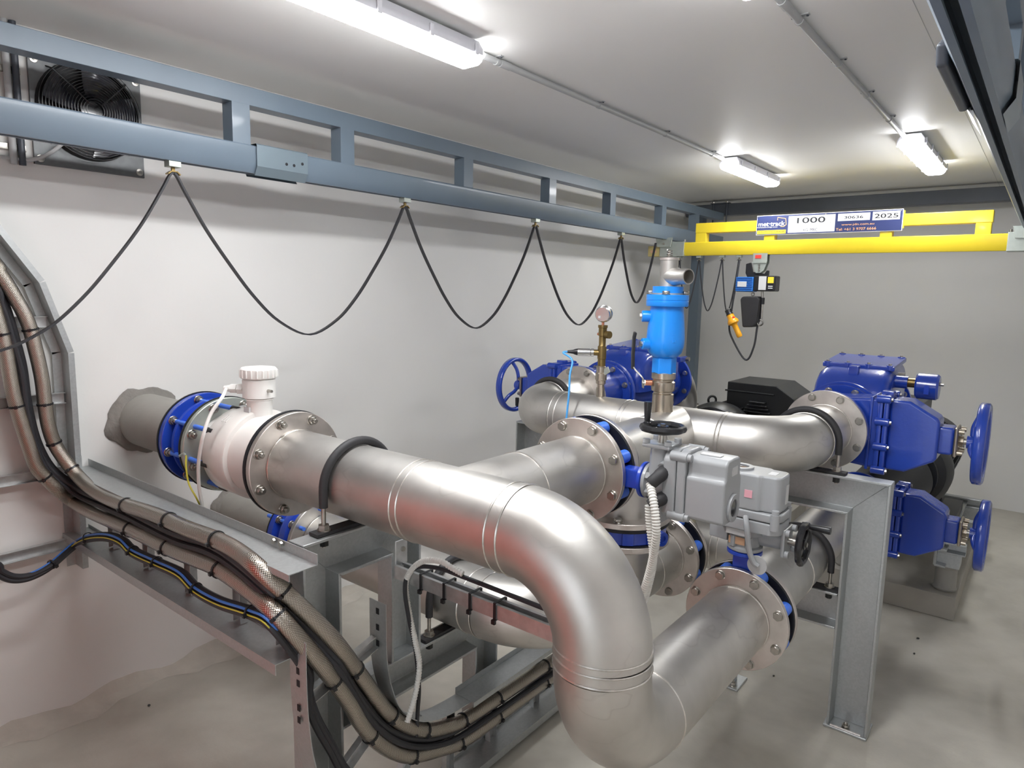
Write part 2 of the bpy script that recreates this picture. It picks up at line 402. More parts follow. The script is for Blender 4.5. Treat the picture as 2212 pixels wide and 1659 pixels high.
# ------------------------------------------------------------------ upper wall connection
t = thing('wall_pipe', 'grey coated pipe stub leaving the left wall behind the flow meter', 'pipe', (XL, YA, ZU))
pipe_part(t, [(XL-.05, YA, ZU), (-2.42, YA, ZU)], 'pipe', PR, 'grey_pipe')
def mortar(parent, y, z, R0, R1, seed):
    rnd = random.Random(seed); n = 44; mb = MB(); ph = [rnd.uniform(0, 6.28) for _ in range(6)]; rad = [R1+.008*math.sin(2*math.pi*i/n*2+ph[0])+.006*math.sin(2*math.pi*i/n*5+ph[1])+.005*math.sin(2*math.pi*i/n*9+ph[2])+rnd.uniform(-.002, .002) for i in range(n)]
    rows = []
    for k, (fr, dx) in enumerate(((1.0, .002), (.85, .012), (.4, .02), (0, .028))):
        rows.append([V((XL+dx+rnd.uniform(-.003, .003)*(k > 0), y+math.cos(2*math.pi*i/n)*(R0+(rad[i]-R0)*fr), z+math.sin(2*math.pi*i/n)*(R0+(rad[i]-R0)*fr))) for i in range(n)])
    P = [p for r in rows for p in r]; Fs = []
    for k in range(3):
        Fs += [(k*n+i, k*n+(i+1) % n, (k+1)*n+(i+1) % n, (k+1)*n+i) for i in range(n)]
    mb.add(P, Fs); return mb.build('mortar_collar', 'mortar', parent)
mortar(t, YA, ZU, PR-.002, PR+.034, 3)

t = thing('flange_adaptor', 'blue flange adaptor with studs between the wall stub and the white flow meter', 'coupling', (-2.36, YA, ZU-FR))
f = MB().ring((-2.43, YA, ZU), (-2.405, YA, ZU), FR, PR, 64).build('gland_ring', 'blue_paint', t, bevel=.002, bseg=1)
MB().ring((-2.437, YA, ZU), (-2.43, YA, ZU), FR+.003, PR, 64).build('rubber_ring', 'gasket', t)
bolts(f, (-2.405, YA, ZU), X_, 8, .148, NUT, 'nut', .25)
MB().lathe((-2.405, YA, ZU), X_, [(.128, 0), (.128, .03), (.15, .035), (.152, .055), (.13, .06), (.126, .12)], 64).build('body', 'valve_blue', t)
for i in range(8):
    th = 2*math.pi*(i+.25)/8; p = V((-2.47, YA+BC*math.cos(th), ZU+BC*math.sin(th)))
    MB().cyl(p, p+V((.3, 0, 0)), .0085, n=12).build('stud', 'lug_blue', t)
    MB().cyl(p+V((.3, 0, 0)), p+V((.34, 0, 0)), .01, n=12).build('stud_cap', 'rubber', t)
MB().tube(spline([at(388, 985, Y=1.06), at(396, 980, Y=1.06), at(402, 984, Y=1.06)], 4), .004, n=6).build('earth_lug', 'zinc_plate', t)

t = thing('flow_meter', 'white magnetic flow meter with round terminal head on the upper pipe', 'flow meter', (-2.05, YA, ZU-FR))
f = flange(t, (-2.27, YA, ZU), X_, 1, 'zinc_plate', name='inlet_flange', bme=NUT)
MB().ring((-2.277, YA, ZU), (-2.27, YA, ZU), FR+.003, PR, 64).build('gasket', 'gasket', t)
MB().lathe((-2.25, YA, ZU), X_, [(.112, 0), (.112, .085), (.148, .09), (.153, .10), (.153, .215), (.149, .222), (.136, .226), (.13, .30), (.128, .375)], 64).build('body', 'white_enamel', t)
MB().ring((-1.877, YA, ZU), (-1.864, YA, ZU), FR+.003, PR, 64).build('outlet_flange', 'gasket', t, bevel=.003)
c = V((-2.05, YA, ZU+.15))
MB().lathe(c+V((0,0,-.02)), Z_, [(.041, 0), (.041, .055), (.044, .058), (.046, .06)], 32).build('neck', 'white_plastic', t)
h = MB().lathe(c+V((0,0,.04)), Z_, [(.04, 0), (.053, .004), (.053, .062), (.05, .066)], 40).build('terminal_head', 'white_plastic', t)
lid = MB().lathe(c+V((0,0,.108)), Z_, [(.056, 0), (.058, .004), (.058, .03), (.054, .035), (.02, .037)], 40).build('lid', 'white_plastic', t)
for i in range(20):
    a = 2*math.pi*i/20; MB().cyl(c+V((.0585*math.cos(a), .0585*math.sin(a), .112)), c+V((.0585*math.cos(a), .0585*math.sin(a), .136)), .003, n=6).build('grip_rib', 'white_plastic', lid)
g = MB(); g.hexn(c+V((-.05, -.025, .068)), V((-.8, -.55, 0)), .019, .02); g.hexn(c+V((-.07, -.038, .068)), V((-.8, -.55, 0)), .016, .022); g.cyl(c+V((-.085, -.05, .068)), c+V((-.105, -.064, .068)), .012, .009, n=14)
g.build('cable_gland', 'white_plastic', t)
MB().cyl(c+V((.05, .0, .07)), c+V((.075, .0, .07)), .005, n=8).build('earth_screw', 'bolt_steel', t)
MB().box(c.x-.02, c.x+.012, YA-.046, YA-.04, c.z-.008, c.z+.014).build('lock_plate', 'label_silver', t)
for k in range(3): MB().obox((-2.115+k*.012, YA-.088, ZU+.1245), (.0025,0,0), (0,.012,.0085), (0,-.0006,.0009)).build('flow_mark', 'white_plastic', t)

cb = MB().tube(spline([c+V((-.1, -.06, .068)), at(480, 858, Y=1.12), at(455, 895, Y=1.08), at(438, 945, Y=1.05), at(429, 1000, Y=1.05), at(430, 1050, Y=1.06), at(437, 1095, Y=1.07), at(440, 1130, Y=1.08)], 8), .0055, n=10).build('sensor_cable', 'white_plastic')
tag(cb, 'white signal cable looping down from the flow meter terminal head', 'cable')
cb = MB().tube(spline([at(402, 984, Y=1.06), at(402, 1010, Y=1.055), at(408, 1045, Y=1.055), at(424, 1075, Y=1.06), at(436, 1100, Y=1.075)], 8), .003, n=8).build('earth_wire', 'cable_green_yellow')
tag(cb, 'thin green and yellow earth wire hanging beside the white flow meter cable', 'wire')

# ------------------------------------------------------------------ front stainless spool: meter flange, tee, drop, low run
S = thing('pipe_spool', 'large stainless pipe from flow meter with tee and drop elbow nearest the camera', 'pipe', (-.9, YA, ZL-PR))
flange(S, (-1.862, YA, ZU), X_, 1, bme=NUT, name='meter_flange')
pipe_part(S, [(-1.845, YA, ZU), (XRT-RE, YA, ZU)], 'run_pipe')
pipe_part(S, [(XM, YA, ZU), (XM, 1.795, ZU)], 'branch_pipe')
flange(S, (XM, 1.79, ZU), Y_, -1, name='branch_flange')
elbow(S, (XRT, YA, ZU), X_, -Z_)
pipe_part(S, [(XRT, YA, ZU-RE), (XRT, YA, ZL+RE)], 'drop_pipe')
elbow(S, (XRT, YA, ZL), -Z_, Y_)
pipe_part(S, [(XRT, YA+RE, ZL), (XRT, 2.095, ZL)], 'low_pipe')
flange(S, (XRT, 2.085, ZL), Y_, -1, name='low_flange')
for p, ax in (((-1.838, YA, ZU), X_), ((-1.26, YA, ZU), X_), ((-1.285, YA, ZU), X_), ((XRT-RE, YA, ZU), X_), ((XRT-RE-.035, YA, ZU), X_), ((XM, 1.49, ZU), Y_), ((XM, 1.783, ZU), Y_), ((XRT, YA, ZU-RE), Z_), ((XRT, YA, ZL+RE), Z_), ((XRT, YA, ZL+RE+.045), Z_), ((XRT, YA+RE, ZL), Y_), ((XRT, 2.079, ZL), Y_)): weld(S, p, ax)

# ------------------------------------------------------------------ butterfly valves
def butterfly(label, c, ax, L, neck_dir, neck_len=.1, lugs=True, boss=None, br=.132):
    """lug valve from c along ax by L with the stem neck pointing to neck_dir"""
    c = V(c); ax = V(ax); nd = V(neck_dir); t = thing('butterfly_valve', label, 'valve', c-Z_*.13, 'butterfly valves on the stainless pipework')
    MB().ring(c+ax*.004, c+ax*(L-.014), br, .1, 56).build('body', 'valve_blue', t, bevel=.002, bseg=1)
    MB().ring(c+ax*(L-.012), c+ax*L, FR-.002, .1, 56).build('liner', 'gasket', t)
    MB().ring(c, c+ax*.004, FR-.004, .1, 56).build('liner', 'gasket', t)
    if lugs: lug_ring(t, c+ax*.004, ax, L-.018)
    m = c+ax*(L/2)
    s = ax.cross(nd)
    n_ = MB().obox(m+nd*(.12+neck_len/2), nd*(neck_len/2), ax*.026, s*.03).build('neck', 'valve_blue', t, bevel=.006)
    MB().lathe(m+nd*(.12+neck_len), nd, [(.05, 0), (.055, .003), (.055, .012), (.05, .015)], 32).build('mounting_flange', 'valve_blue', t)
    if boss is not None: MB().lathe(m+V(boss)*.1, boss, [(.026, 0), (.026, .09), (.024, .095), (.012, .0951), (.012, .09)], 24).build('stem_boss', 'blue_paint', t)
    return t
V1 = butterfly('blue lug butterfly valve beside the upper tee carrying the sideways actuator', (XM, 1.81, ZU), Y_, .062, X_, .09)
V2 = butterfly('blue lug butterfly valve on the low front pipe below the upright actuator', (XRT, 2.105, ZL), Y_, .062, Z_, .09)

# ------------------------------------------------------------------ discharge header spool
H = thing('discharge_header', 'stainless header pipe linking both pump outlets beneath the light blue air valve', 'pipe', (XM, YH, ZU-PR))
flange(H, (XM, 1.872, ZU), Y_, None, name='valve_flange')
pipe_part(H, [(XM, 1.885, ZU), (XM, YH, ZU)], 'branch_pipe')
pipe_part(H, [(XLF+RE, YH, ZU), (XRT-RE, YH, ZU)], 'header_pipe')
elbow(H, (XRT-.01, YH, ZU), X_, Y_); elbow(H, (XLF, YH, ZU), -X_, Y_)
pipe_part(H, [(XRT-.01, YH+RE, ZU), (XRT-.01, 3.075, ZU)], 'outlet_pipe')
pipe_part(H, [(XLF, YH+RE, ZU), (XLF, 3.055, ZU)], 'outlet_pipe')
flange(H, (XRT-.01, 3.065, ZU), Y_, -1, name='outlet_flange'); flange(H, (XLF, 3.045, ZU), Y_, -1, name='outlet_flange')
pipe_part(H, [(XM, 2.11, ZU), (XM, 2.11, .925)], 'riser_pipe')
flange(H, (XM, 2.11, .905), Z_, 1, name='riser_flange')
for p, ax in (((XM, 2.0, ZU), Y_), ((XM, 2.24, ZU), Y_), ((XM, 1.892, ZU), Y_), ((-1.38, YH, ZU), X_), ((-1.36, YH, ZU), X_), ((-.955, YH, ZU), X_), ((XRT-.01-RE, YH, ZU), X_), ((XLF+RE, YH, ZU), X_), ((XLF+RE+.03, YH, ZU), X_), ((XRT-.01, YH+RE, ZU), Y_), ((XLF, YH+RE, ZU), Y_), ((XRT-.01, 3.06, ZU), Y_)): weld(H, p, ax)
# sockets on the header
MB().lathe((XM-.02, 2.43, ZU+.09), Z_, [(.041, 0), (.041, .085), (.037, .088)], 28).build('socket', 'nickel', H)
MB().lathe((-1.52, YH, ZU+.09), Z_, [(.018, 0), (.018, .06)], 20).build('socket', 'nickel', H)

V3 = butterfly('blue wafer valve lying flat in the short riser below the sideways actuator', (XM, 2.11, .843), Z_, .062, -X_, .02, lugs=False, boss=(.96, -.28, 0), br=.155)
for i in range(5):
    a = math.radians(-150+i*32); d_ = V((math.cos(a), math.sin(a), 0)); s_ = V((-d_.y, d_.x, 0))
    MB().obox(V((XM, 2.11, .871))+d_*.155, s_*.02, d_*.008, Z_*.022).build('rib', 'valve_blue', V3, bevel=.004)

# ------------------------------------------------------------------ suction pipework at low level
t = thing('wall_pipe', 'grey coated pipe stub leaving the left wall at low level', 'pipe', (XL, YBP, ZL))
pipe_part(t, [(XL-.05, YBP, ZL), (-2.43, YBP, ZL)], 'pipe', PR, 'grey_pipe'); mortar(t, YBP, ZL, PR-.002, PR+.02, 8)
t = thing('flange_adaptor', 'blue flange adaptor with studs on the low pipe under the flow meter', 'coupling', (-2.35, YBP, ZL-.15))
MB().ring((-2.455, YBP, ZL), (-2.448, YBP, ZL), .151, PR, 56).build('rubber_ring', 'gasket', t)
MB().lathe((-2.448, YBP, ZL), X_, [(.15, 0), (.15, .03), (.128, .036), (.128, .075), (.15, .08), (.153, .09), (.153, .12), (.14, .125), (.14, .16)], 56).build('body', 'valve_blue', t)
for i in range(8):
    th = 2*math.pi*(i+.2)/8; p = V((-2.49, YBP+.14*math.cos(th), ZL+.14*math.sin(th)))
    MB().cyl(p, p+V((.25, 0, 0)), .008, n=10).build('stud', 'lug_blue', t)
    inst('nut', NUT, t, p+V((.075, 0, 0)), euler(X_)); inst('nut', NUT, t, p+V((.165, 0, 0)), euler(X_))
Q = thing('suction_pipe', 'low stainless pipe from the wall turning past the front drop to the riser', 'pipe', (-1.4, YBP, ZL-PR))
MB().ring((-2.285, YBP, ZL), (-2.265, YBP, ZL), FR, PR, 56).build('flange', 'stainless', Q, bevel=.002, bseg=1)
pipe_part(Q, [(-2.27, YBP, ZL), (XM-RE, YBP, ZL)], 'run_pipe'); elbow(Q, (XM, YBP, ZL), X_, Y_)
pipe_part(Q, [(XM, YBP+RE, ZL), (XM, 2.43, ZL)], 'tee_pipe')
pipe_part(Q, [(XM, 2.11, ZL), (XM, 2.11, .83)], 'riser_pipe')
flange(Q, (XM, 2.11, .822), Z_, None, name='riser_flange'); flange(Q, (XM, 2.415, ZL), Y_, -1, name='tee_flange')
for p, ax in (((-1.42, YBP, ZL), X_), ((XM-RE, YBP, ZL), X_), ((-2.26, YBP, ZL), X_), ((XM, YBP+RE, ZL), Y_), ((XM, 2.11, .80), Z_), ((XM, 2.41, ZL), Y_), ((XM, 2.25, ZL), Y_), ((XM, 1.97, ZL), Y_)): weld(Q, p, ax)
V4 = butterfly('blue lug butterfly valve on the low pipe behind the front drop', (XM, 2.435, ZL), Y_, .062, -X_, .02)
L_ = thing('suction_header', 'low stainless header running behind the upright actuator to the pump inlets', 'pipe', (-1, YH+.18, ZL-PR))
YLH = 2.70
flange(L_, (XM, 2.497, ZL), Y_, None, name='flange')
pipe_part(L_, [(XM, 2.51, ZL), (XM, YLH, ZL)], 'branch_pipe'); pipe_part(L_, [(-1.645, YLH, ZL), (XRT, YLH, ZL)], 'header_pipe')
flange(L_, (XRT, 2.167, ZL), Y_, None, name='low_flange')
pipe_part(L_, [(XRT, 2.18, ZL), (XRT, 3.53, ZL)], 'outlet_pipe'); flange(L_, (XRT, 3.52, ZL), Y_, -1, name='outlet_flange')
elbow(L_, (-1.87, YLH, ZL), -X_, Y_); pipe_part(L_, [(-1.87, YLH+RE, ZL), (-1.87, 3.6, ZL)], 'outlet_pipe')
for p, ax in (((-1.0, YLH, ZL), X_), ((-.97, YLH, ZL), X_), ((XRT, 2.195, ZL), Y_), ((XRT, 2.6, ZL), Y_), ((XM, 2.525, ZL), Y_)): weld(L_, p, ax)
# ------------------------------------------------------------------ galvanised channel frames
def channel(parent, p0, p1, dep, opn, D=.125, B=.065, tw=.006, tf=.009, name='channel', m='galvanised', ins=(0, 0)):
    """C channel between p0 and p1: web on the back, flanges at +-D/2 along dep, toes towards opn; p on the web line.
    ins mitres the ends: the flange at +dep is longer/shorter by ins"""
    p0 = V(p0); p1 = V(p1); L = (p1-p0).normalized(); dep = V(dep); opn = V(opn); h = D/2
    prof = [(-h, 0), (-h, B), (-h+tf, B), (-h+tf*1.4, tw), (h-tf*1.4, tw), (h-tf, B), (h, B), (h, 0)]
    n = len(prof); P = []
    for p, k in ((p0, ins[0]), (p1, ins[1])):
        P += [p+dep*a+opn*b+L*(k*a/h) for a, b in prof]
    Fs = [(i, (i+1) % n, (i+1) % n+n, i+n) for i in range(n)]
    Fs += [(0, 1, 2, 3), (0, 3, 4, 7), (4, 5, 6, 7)]; Fs += [tuple(n+i for i in f[::-1]) for f in Fs[-3:]]
    return MB().add(P, Fs).build(name, m, parent, bevel=.0012, bseg=1)
def foot_plate(parent, x0, x1, y0, y1, bp):
    f = MB().box(x0, x1, y0, y1, 0, .01).build('foot_plate', 'galvanised', parent, bevel=.002, bseg=1)
    inst('anchor_bolt', NUT, f, (bp[0], bp[1], .01)); return f

# portal across the header outlets
t = thing('pipe_support_frame', 'wide galvanised portal frame under the header ends with its leg on the open floor', 'frame', (-.47, 2.8, 0))
YW = 2.838; XO0, XO1 = -2.145, -.398
channel(t, (XO1-.0725, YW, .01), (XO1-.0725, YW, 1.02-.0725), X_, -Y_, .145, .072, ins=(0, .0725), name='leg')
channel(t, (XO0+.0725, YW, .01), (XO0+.0725, YW, 1.02-.0725), -X_, -Y_, .145, .072, ins=(0, .0725), name='leg')
channel(t, (XO0+.0725, YW, 1.02-.0725), (XO1-.0725, YW, 1.02-.0725), Z_, -Y_, .145, .072, ins=(-.0725, .0725), name='top_beam')
channel(t, (-1.05, YW, .478), (XO1-.147, YW, .478), Z_, -Y_, .145, .07, name='cross_beam')
channel(t, (-.98, YW, .01), (-.98, YW, .4), X_, -Y_, .1, .07, name='inner_leg')
foot_plate(t, XO1-.155, XO1+.002, 2.755, 2.885, (-.475, 2.78)); foot_plate(t, -1.04, -.9, 2.755, 2.885, (-.93, 2.78)); foot_plate(t, XO0, XO0+.15, 2.755, 2.885, (XO0+.07, 2.78))
for z in (.36, .52): inst('bolt', SMALLBOLT, t, (XO1-.139, 2.795, z), euler(-X_))
t2 = MB().tube([(XO1-.13, 2.762, .013), (XO1-.02, 2.762, .013)], .005, n=6).build('weld_bead', 'weld', t)

# frame below the flow meter line
XW, XTOE = -1.572, -1.507
t = thing('pipe_support_frame', 'galvanised goal-post frame carrying the flow meter pipe above the cable ladder', 'frame', (XW, 1.2, 0))
h = .0625
channel(t, (XW, 1.025+h, .01), (XW, 1.025+h, 1.01-h), -Y_, X_, ins=(0, h), name='leg')
channel(t, (XW, 1.462-h, .535), (XW, 1.462-h, 1.01-h), Y_, X_, ins=(0, h), name='leg')
channel(t, (XW, 1.025+h, 1.01-h), (XW, 1.462-h, 1.01-h), Z_, X_, ins=(-h, h), name='top_beam')
channel(t, (XW, 1.15, .535-h), (XW, 1.86-h, .535-h), Z_, X_, ins=(0, h), name='low_beam')
channel(t, (XW, 1.86-h, .01), (XW, 1.86-h, .535-h), Y_, X_, ins=(0, h), name='leg')
foot_plate(t, -1.6, -1.47, 1.0, 1.17, (-1.49, 1.09)); foot_plate(t, -1.6, -1.47, 1.72, 1.88, (-1.49, 1.8))

# U-bolt pipe clamps, rubber sleeved, with a pad strip under the pipe
def ubolt(label, c, ax, top, grp='rubber sleeved U-bolts holding pipes on the frames'):
    """c = pipe axis point, ax = pipe axis, top = height of the beam top"""
    c = V(c); ax = V(ax); s = ax.cross(Z_).normalized(); R = PR+.0135
    t = thing('pipe_clamp', label, 'clamp', (c.x, c.y, top), grp)
    pts = [c+s*R+Z_*(top+.075-c.z)]+[c+s*R-Z_*.04]+[c+(s*math.cos(a)+Z_*math.sin(a))*R for a in [math.pi*i/28 for i in range(29)]]+[c-s*R-Z_*.04]+[c-s*R+Z_*(top+.075-c.z)]
    MB().tube(pts, .0125, n=14).build('sleeve', 'rubber', t)
    for g in (1, -1):
        p = c+s*(R*g); p.z = top
        MB().cyl(p+V((0,0,-.04)), p+V((0,0,.08)), .0065, n=12).build('threaded_end', 'bolt_steel', t)
        n_ = MB().hexn(p+V((0,0,.013)), Z_, .016, .013); n_.cyl(p+V((0,0,.009)), p+V((0,0,.013)), .019, n=18); n_.build('nut', 'bolt_steel', t)
        MB().hexn(p+V((0,0,-.035)), Z_, .013, .02).build('lock_nut', 'black_paint', t)
    MB().obox(V((c.x, c.y, top+.0045)), s*(R+.035), ax*.02, Z_*.0045).build('pad_strip', 'rubber', t)
    return t
ubolt('black sleeved U-bolt over the flow meter pipe', (-1.54, YA, ZU), X_, 1.012)
ubolt('black sleeved U-bolt over the low pipe behind the cable bend', (-1.53, YBP, ZL), X_, .537)
ubolt('black sleeved U-bolt at the right header elbow beside the gate valve flange', (XRT-.01, 2.80, ZU), Y_, 1.021)
ubolt('black sleeved U-bolt at the left header elbow', (XLF, 2.80, ZU), Y_, 1.021)
ubolt('black sleeved U-bolt over the low right pipe inside the portal frame', (XRT, 2.80, ZL), Y_, .551)

# ------------------------------------------------------------------ electric actuators (local: z away from valve, x to the handwheel)
def actuator(label, o, ez, ex, cang, grp='grey electric valve actuators'):
    o = V(o); ez = V(ez); ex = V(ex); ey = ez.cross(ex); L = lambda x, y, z: o+ex*x+ey*y+ez*z
    t = thing('valve_actuator', label, 'actuator', o, grp)
    def block(poly, z0, z1, name, m, bev): return MB().prism(poly, L(0, 0, z0), ex, ey, ez*(z1-z0)).build(name, m, t, bevel=bev, bseg=3)
    MB().lathe(L(0, 0, 0), ez, [(.052, 0), (.055, .003), (.055, .012), (.046, .016), (.046, .05), (.058, .056), (.058, .078)], 32).build('gearbox', 'actuator_grey', t)
    for k in range(5):
        a = math.radians(60+60*k); d_ = ex*math.cos(a)+ey*math.sin(a)
        MB().obox(L(0, 0, .034)+d_*.05, d_*.008, ez*.02, ez.cross(d_)*.01).build('gearbox_rib', 'actuator_grey', t, bevel=.002, bseg=1)
    # worm shaft housing towards the handwheel
    MB().cyl(L(.02, .02, .05), L(.118, .02, .05), .036, .032, n=28).build('worm_housing', 'actuator_grey', t)
    pl = MB().obox(L(.122, .02, .05), ex*.006, ey*.044, ez*.044).build('worm_cover', 'actuator_grey', t, bevel=.004)
    for a in (-1, 1):
        for b in (-1, 1): inst('cap_screw', CAPSCREW, pl, L(.128, .02+a*.034, .05+b*.034), euler(ex))
    MB().cyl(L(.126, .02, .05), L(.162, .02, .05), .013, n=18).build('hand_shaft', 'bolt_steel', t)
    # small motor pod opposite the handwheel
    MB().prism([(-.115, -.02), (-.05, -.03), (-.05, .04), (-.115, .03)], L(0, 0, .02), ex, ey, ez*.045).build('stop_housing', 'actuator_grey', t, bevel=.005)
    # lower case and cover
    dxc = .03
    low = [(-.1, -.068), (.062, -.068), (.085, -.05), (.092, -.03), (.092, .03), (.085, .05), (.062, .068), (-.1, .068), (-.108, .05), (-.108, -.05)]
    low = [(a+dxc, b) for a, b in low]
    block(low, .078, .118, 'lower_case', 'actuator_grey', .006)
    case = block(low, .12, .147, 'cover_flange', 'actuator_grey', .005)
    top = [(-.096, -.064), (.02, -.064), (.03, -.053), (.07, -.053), (.082, -.04), (.084, 0), (.082, .04), (.07, .053), (.03, .053), (.02, .064), (-.096, .064), (-.104, .045), (-.104, -.045)]
    top = [(a+dxc, b) for a, b in top]
    block(top, .147, .262, 'cover', 'actuator_grey', .012)
    for p in ((.105, -.06), (.105, .06), (-.07, -.06), (-.07, .06)):
        MB().cyl(L(p[0], p[1], .1), L(p[0], p[1], .15), .014, n=18).build('screw_boss', 'actuator_grey', t)
        inst('cap_screw', CAPSCREW, t, L(p[0], p[1], .15), euler(ez))
    wr = MB().ring(L(-.03, 0, .26), L(-.03, 0, .27), .04, .025, 36).build('window_ring', 'actuator_grey', t, bevel=.002)
    MB().cyl(L(-.03, 0, .262), L(-.03, 0, .266), .0255, n=28).build('window', 'glass_dark', t)
    MB().obox(L(.075, -.005, .2625), ey*.02, ex*.012, ez*.0006).build('maker_label', 'label_silver', t)
    MB().obox(L(.1146, .012, .2), ey*.012, ez*.03, ex*.0012).build('data_label', 'label_silver', t)
    MB().obox(L(.02, -.0648, .2), ex*.012, ez*.012, ey*.0008).build('sticker', 'label_pink', t)
    # cable glands on the -y side (lower case)
    for zz, mm in ((.07, 'black_plastic'), (.07, 'black_plastic')): pass
    # rating plates on the gear neck
    MB().obox(L(-.005, -.0575, .067), ex*.04, ez*.009, ey*.001).build('rating_plate', 'label_silver', t)
    MB().obox(L(-.012, -.0475, .036), ex*.026, ez*.012, ey*.0012).build('warning_plate', 'label_orange', t)
    # handwheel with crank
    hw = thing_part('handwheel', t); c = L(.172, .02, .05)
    R = .058; pts = [c+(ey*math.cos(2*math.pi*i/48)+ez*math.sin(2*math.pi*i/48))*(R+.0018*math.cos(10*2*math.pi*i/48)) for i in range(48)]
    m_ = MB().tube(pts, .0105, n=8, closed=True)
    m_.cyl(c-ex*.02, c+ex*.006, .017, n=18)
    for k in range(2):
        a = math.radians(35+k*180); d_ = ey*math.cos(a)+ez*math.sin(a); m_.obox(c+d_*.03, d_*.028, ex.cross(d_)*.01, ex*.004)
    hwo = m_.build('handwheel', 'black_plastic', t)
    cp = c+(ey*math.cos(cang)+ez*math.sin(cang))*R
    MB().lathe(cp-ex*.014, ex, [(.011, 0), (.012, .02), (.008, .024), (.009, .03), (.012, .08), (.011, .084)], 16).build('crank_handle', 'black_plastic', hwo)
    MB().hexn(c+ex*.006, ex, .008, .006).build('hub_nut', 'bolt_steel', hwo)
    return t, L
def thing_part(name, parent): return parent
A1, L1 = actuator('grey actuator lying sideways with its black handwheel on top and conduits below', (XM+.226, 1.841, ZU), X_, Z_, math.radians(-100))
A2, L2 = actuator('grey actuator standing upright with its black handwheel at the side', (XRT, 2.136, ZL+.226), Z_, X_, math.radians(65))
# crank arm with a round position disc on the upright one
MB().tube(spline([L2(.02, -.075, .13), L2(.035, -.1, .1), L2(.045, -.1, .04), L2(.06, -.098, .0), L2(.075, -.095, -.012)], 6), .0085, n=10).build('lever_arm', 'actuator_grey', A2)
MB().cyl(L2(.07, -.085, -.012), L2(.07, -.09, -.012), .03, n=32).build('position_disc', 'conduit_grey', A2)
# conduit glands on the sideways one
GL = []
for px0, px1, px2 in (((1442, 1012), (1425, 1028), (1404, 1046)), ((1440, 1072), (1424, 1080), (1402, 1092))):
    q0_, q1_, q2_ = at(*px0, Y=1.80), at(*px1, Y=1.765), at(*px2, Y=1.745)
    MB().cyl(q0_+(q0_-q1_)*.2, q0_.lerp(q1_, .35), .026, n=20).build('gland_base', 'actuator_grey', A1)
    MB().tube(spline([q0_.lerp(q1_, .2), q1_, q2_], 5), [.02]*6+[.0185]*4+[.016], n=14).build('gland', 'rubber', A1); GL.append(q2_)
def corrugated(label, pts, r, grp=None, name='corrugated_conduit'):
    P = spline(pts, 6); L = sum((P[i+1]-P[i]).length for i in range(len(P)-1)); n = int(L/.0021); Q_ = []; acc = 0; k = 0; seg = L/n; i = 0; d0 = 0
    while k <= n and i < len(P)-1:
        s = (P[i+1]-P[i]).length
        while k <= n and k*seg <= d0+s+1e-9: Q_.append(P[i].lerp(P[i+1], (k*seg-d0)/s)); k += 1
        d0 += s; i += 1
    o = MB().tube(Q_, [r if j % 4 < 2 else r*.84 for j in range(len(Q_))], n=14).build(name, 'corrugated')
    return tag(o, label, 'conduit', grp)
corrugated('white corrugated conduit dropping from the upper gland of the sideways actuator', [GL[0], at(1411, 1080, Y=1.72), at(1417, 1125, Y=1.71), at(1417, 1165, Y=1.715), at(1409, 1212, Y=1.74), at(1397, 1258, Y=1.76), at(1380, 1305, Y=1.78), at(1362, 1350, Y=1.8)], .0125, 'white conduits below the sideways actuator')
corrugated('white corrugated conduit dropping from the lower gland of the sideways actuator', [GL[1], at(1403, 1125, Y=1.745), at(1407, 1160, Y=1.745), at(1411, 1192, Y=1.75), at(1408, 1230, Y=1.775), at(1396, 1280, Y=1.79), at(1380, 1330, Y=1.81), at(1364, 1360, Y=1.83)], .0125, 'white conduits below the sideways actuator')

# ------------------------------------------------------------------ light blue air valve on its ball valve
ax_, ay_ = XM-.022, 2.43
t = thing('ball_valve', 'nickel ball valve with black lever handle below the light blue air valve', 'valve', (ax_, ay_, ZU+.17))
z0 = ZU+.172
MB().lathe((ax_, ay_, z0), Z_, [(.036, 0), (.036, .012), (.044, .016), (.046, .03), (.046, .05), (.04, .056), (.04, .06), (.046, .064), (.046, .085), (.038, .09)], 36).build('body', 'nickel', t)
MB().lathe((ax_, ay_, z0+.088), Z_, [(.043, 0), (.043, .035), (.036, .037), (.036, .055)], 6).build('union_nut', 'nickel', t)
sx = V((-.8, -.6, 0)).normalized(); p = V((ax_, ay_, z0+.045))
MB().cyl(p+sx*.04, p+sx*.075, .011, n=14).build('stem', 'copper', t)
MB().hexn(p+sx*.07, sx, .013, .012).build('stem_nut', 'bolt_steel', t)
MB().tube(spline([p+sx*.078+V((0,0,-.02)), p+sx*.08+V((0,0,.015)), p+sx*.082+V((-.03,.0,.045)), p+sx*.085+V((-.04,0,.06))], 4), .01, flat=(.011, .0025), up=(.6, -.8, 0)).build('lever', 'bolt_steel', t)
MB().tube([p+sx*.085+V((-.04,0,.05)), p+sx*.085+V((-.042,0,.11)), p+sx*.085+V((-.04,0,.175)), p+sx*.085+V((-.036,0,.195))], .01, flat=(.012, .006), up=(.6, -.8, 0)).build('lever_grip', 'black_plastic', t, bevel=.003)
t = thing('air_valve', 'light blue air release valve standing on the header tee', 'valve', (ax_, ay_, z0+.14))
zb = 1.375
MB().lathe((ax_, ay_, zb), Z_, [(.047, 0), (.047, .078)], 6).build('hex_base', 'sky_blue', t, bevel=.004)
MB().lathe((ax_, ay_, zb+.075), Z_, [(.038, 0), (.05, .008), (.064, .022), (.0715, .048), (.073, .075), (.0705, .115), (.0655, .17), (.0595, .225), (.058, .255), (.058, .275)], 44).build('body', 'sky_blue', t)
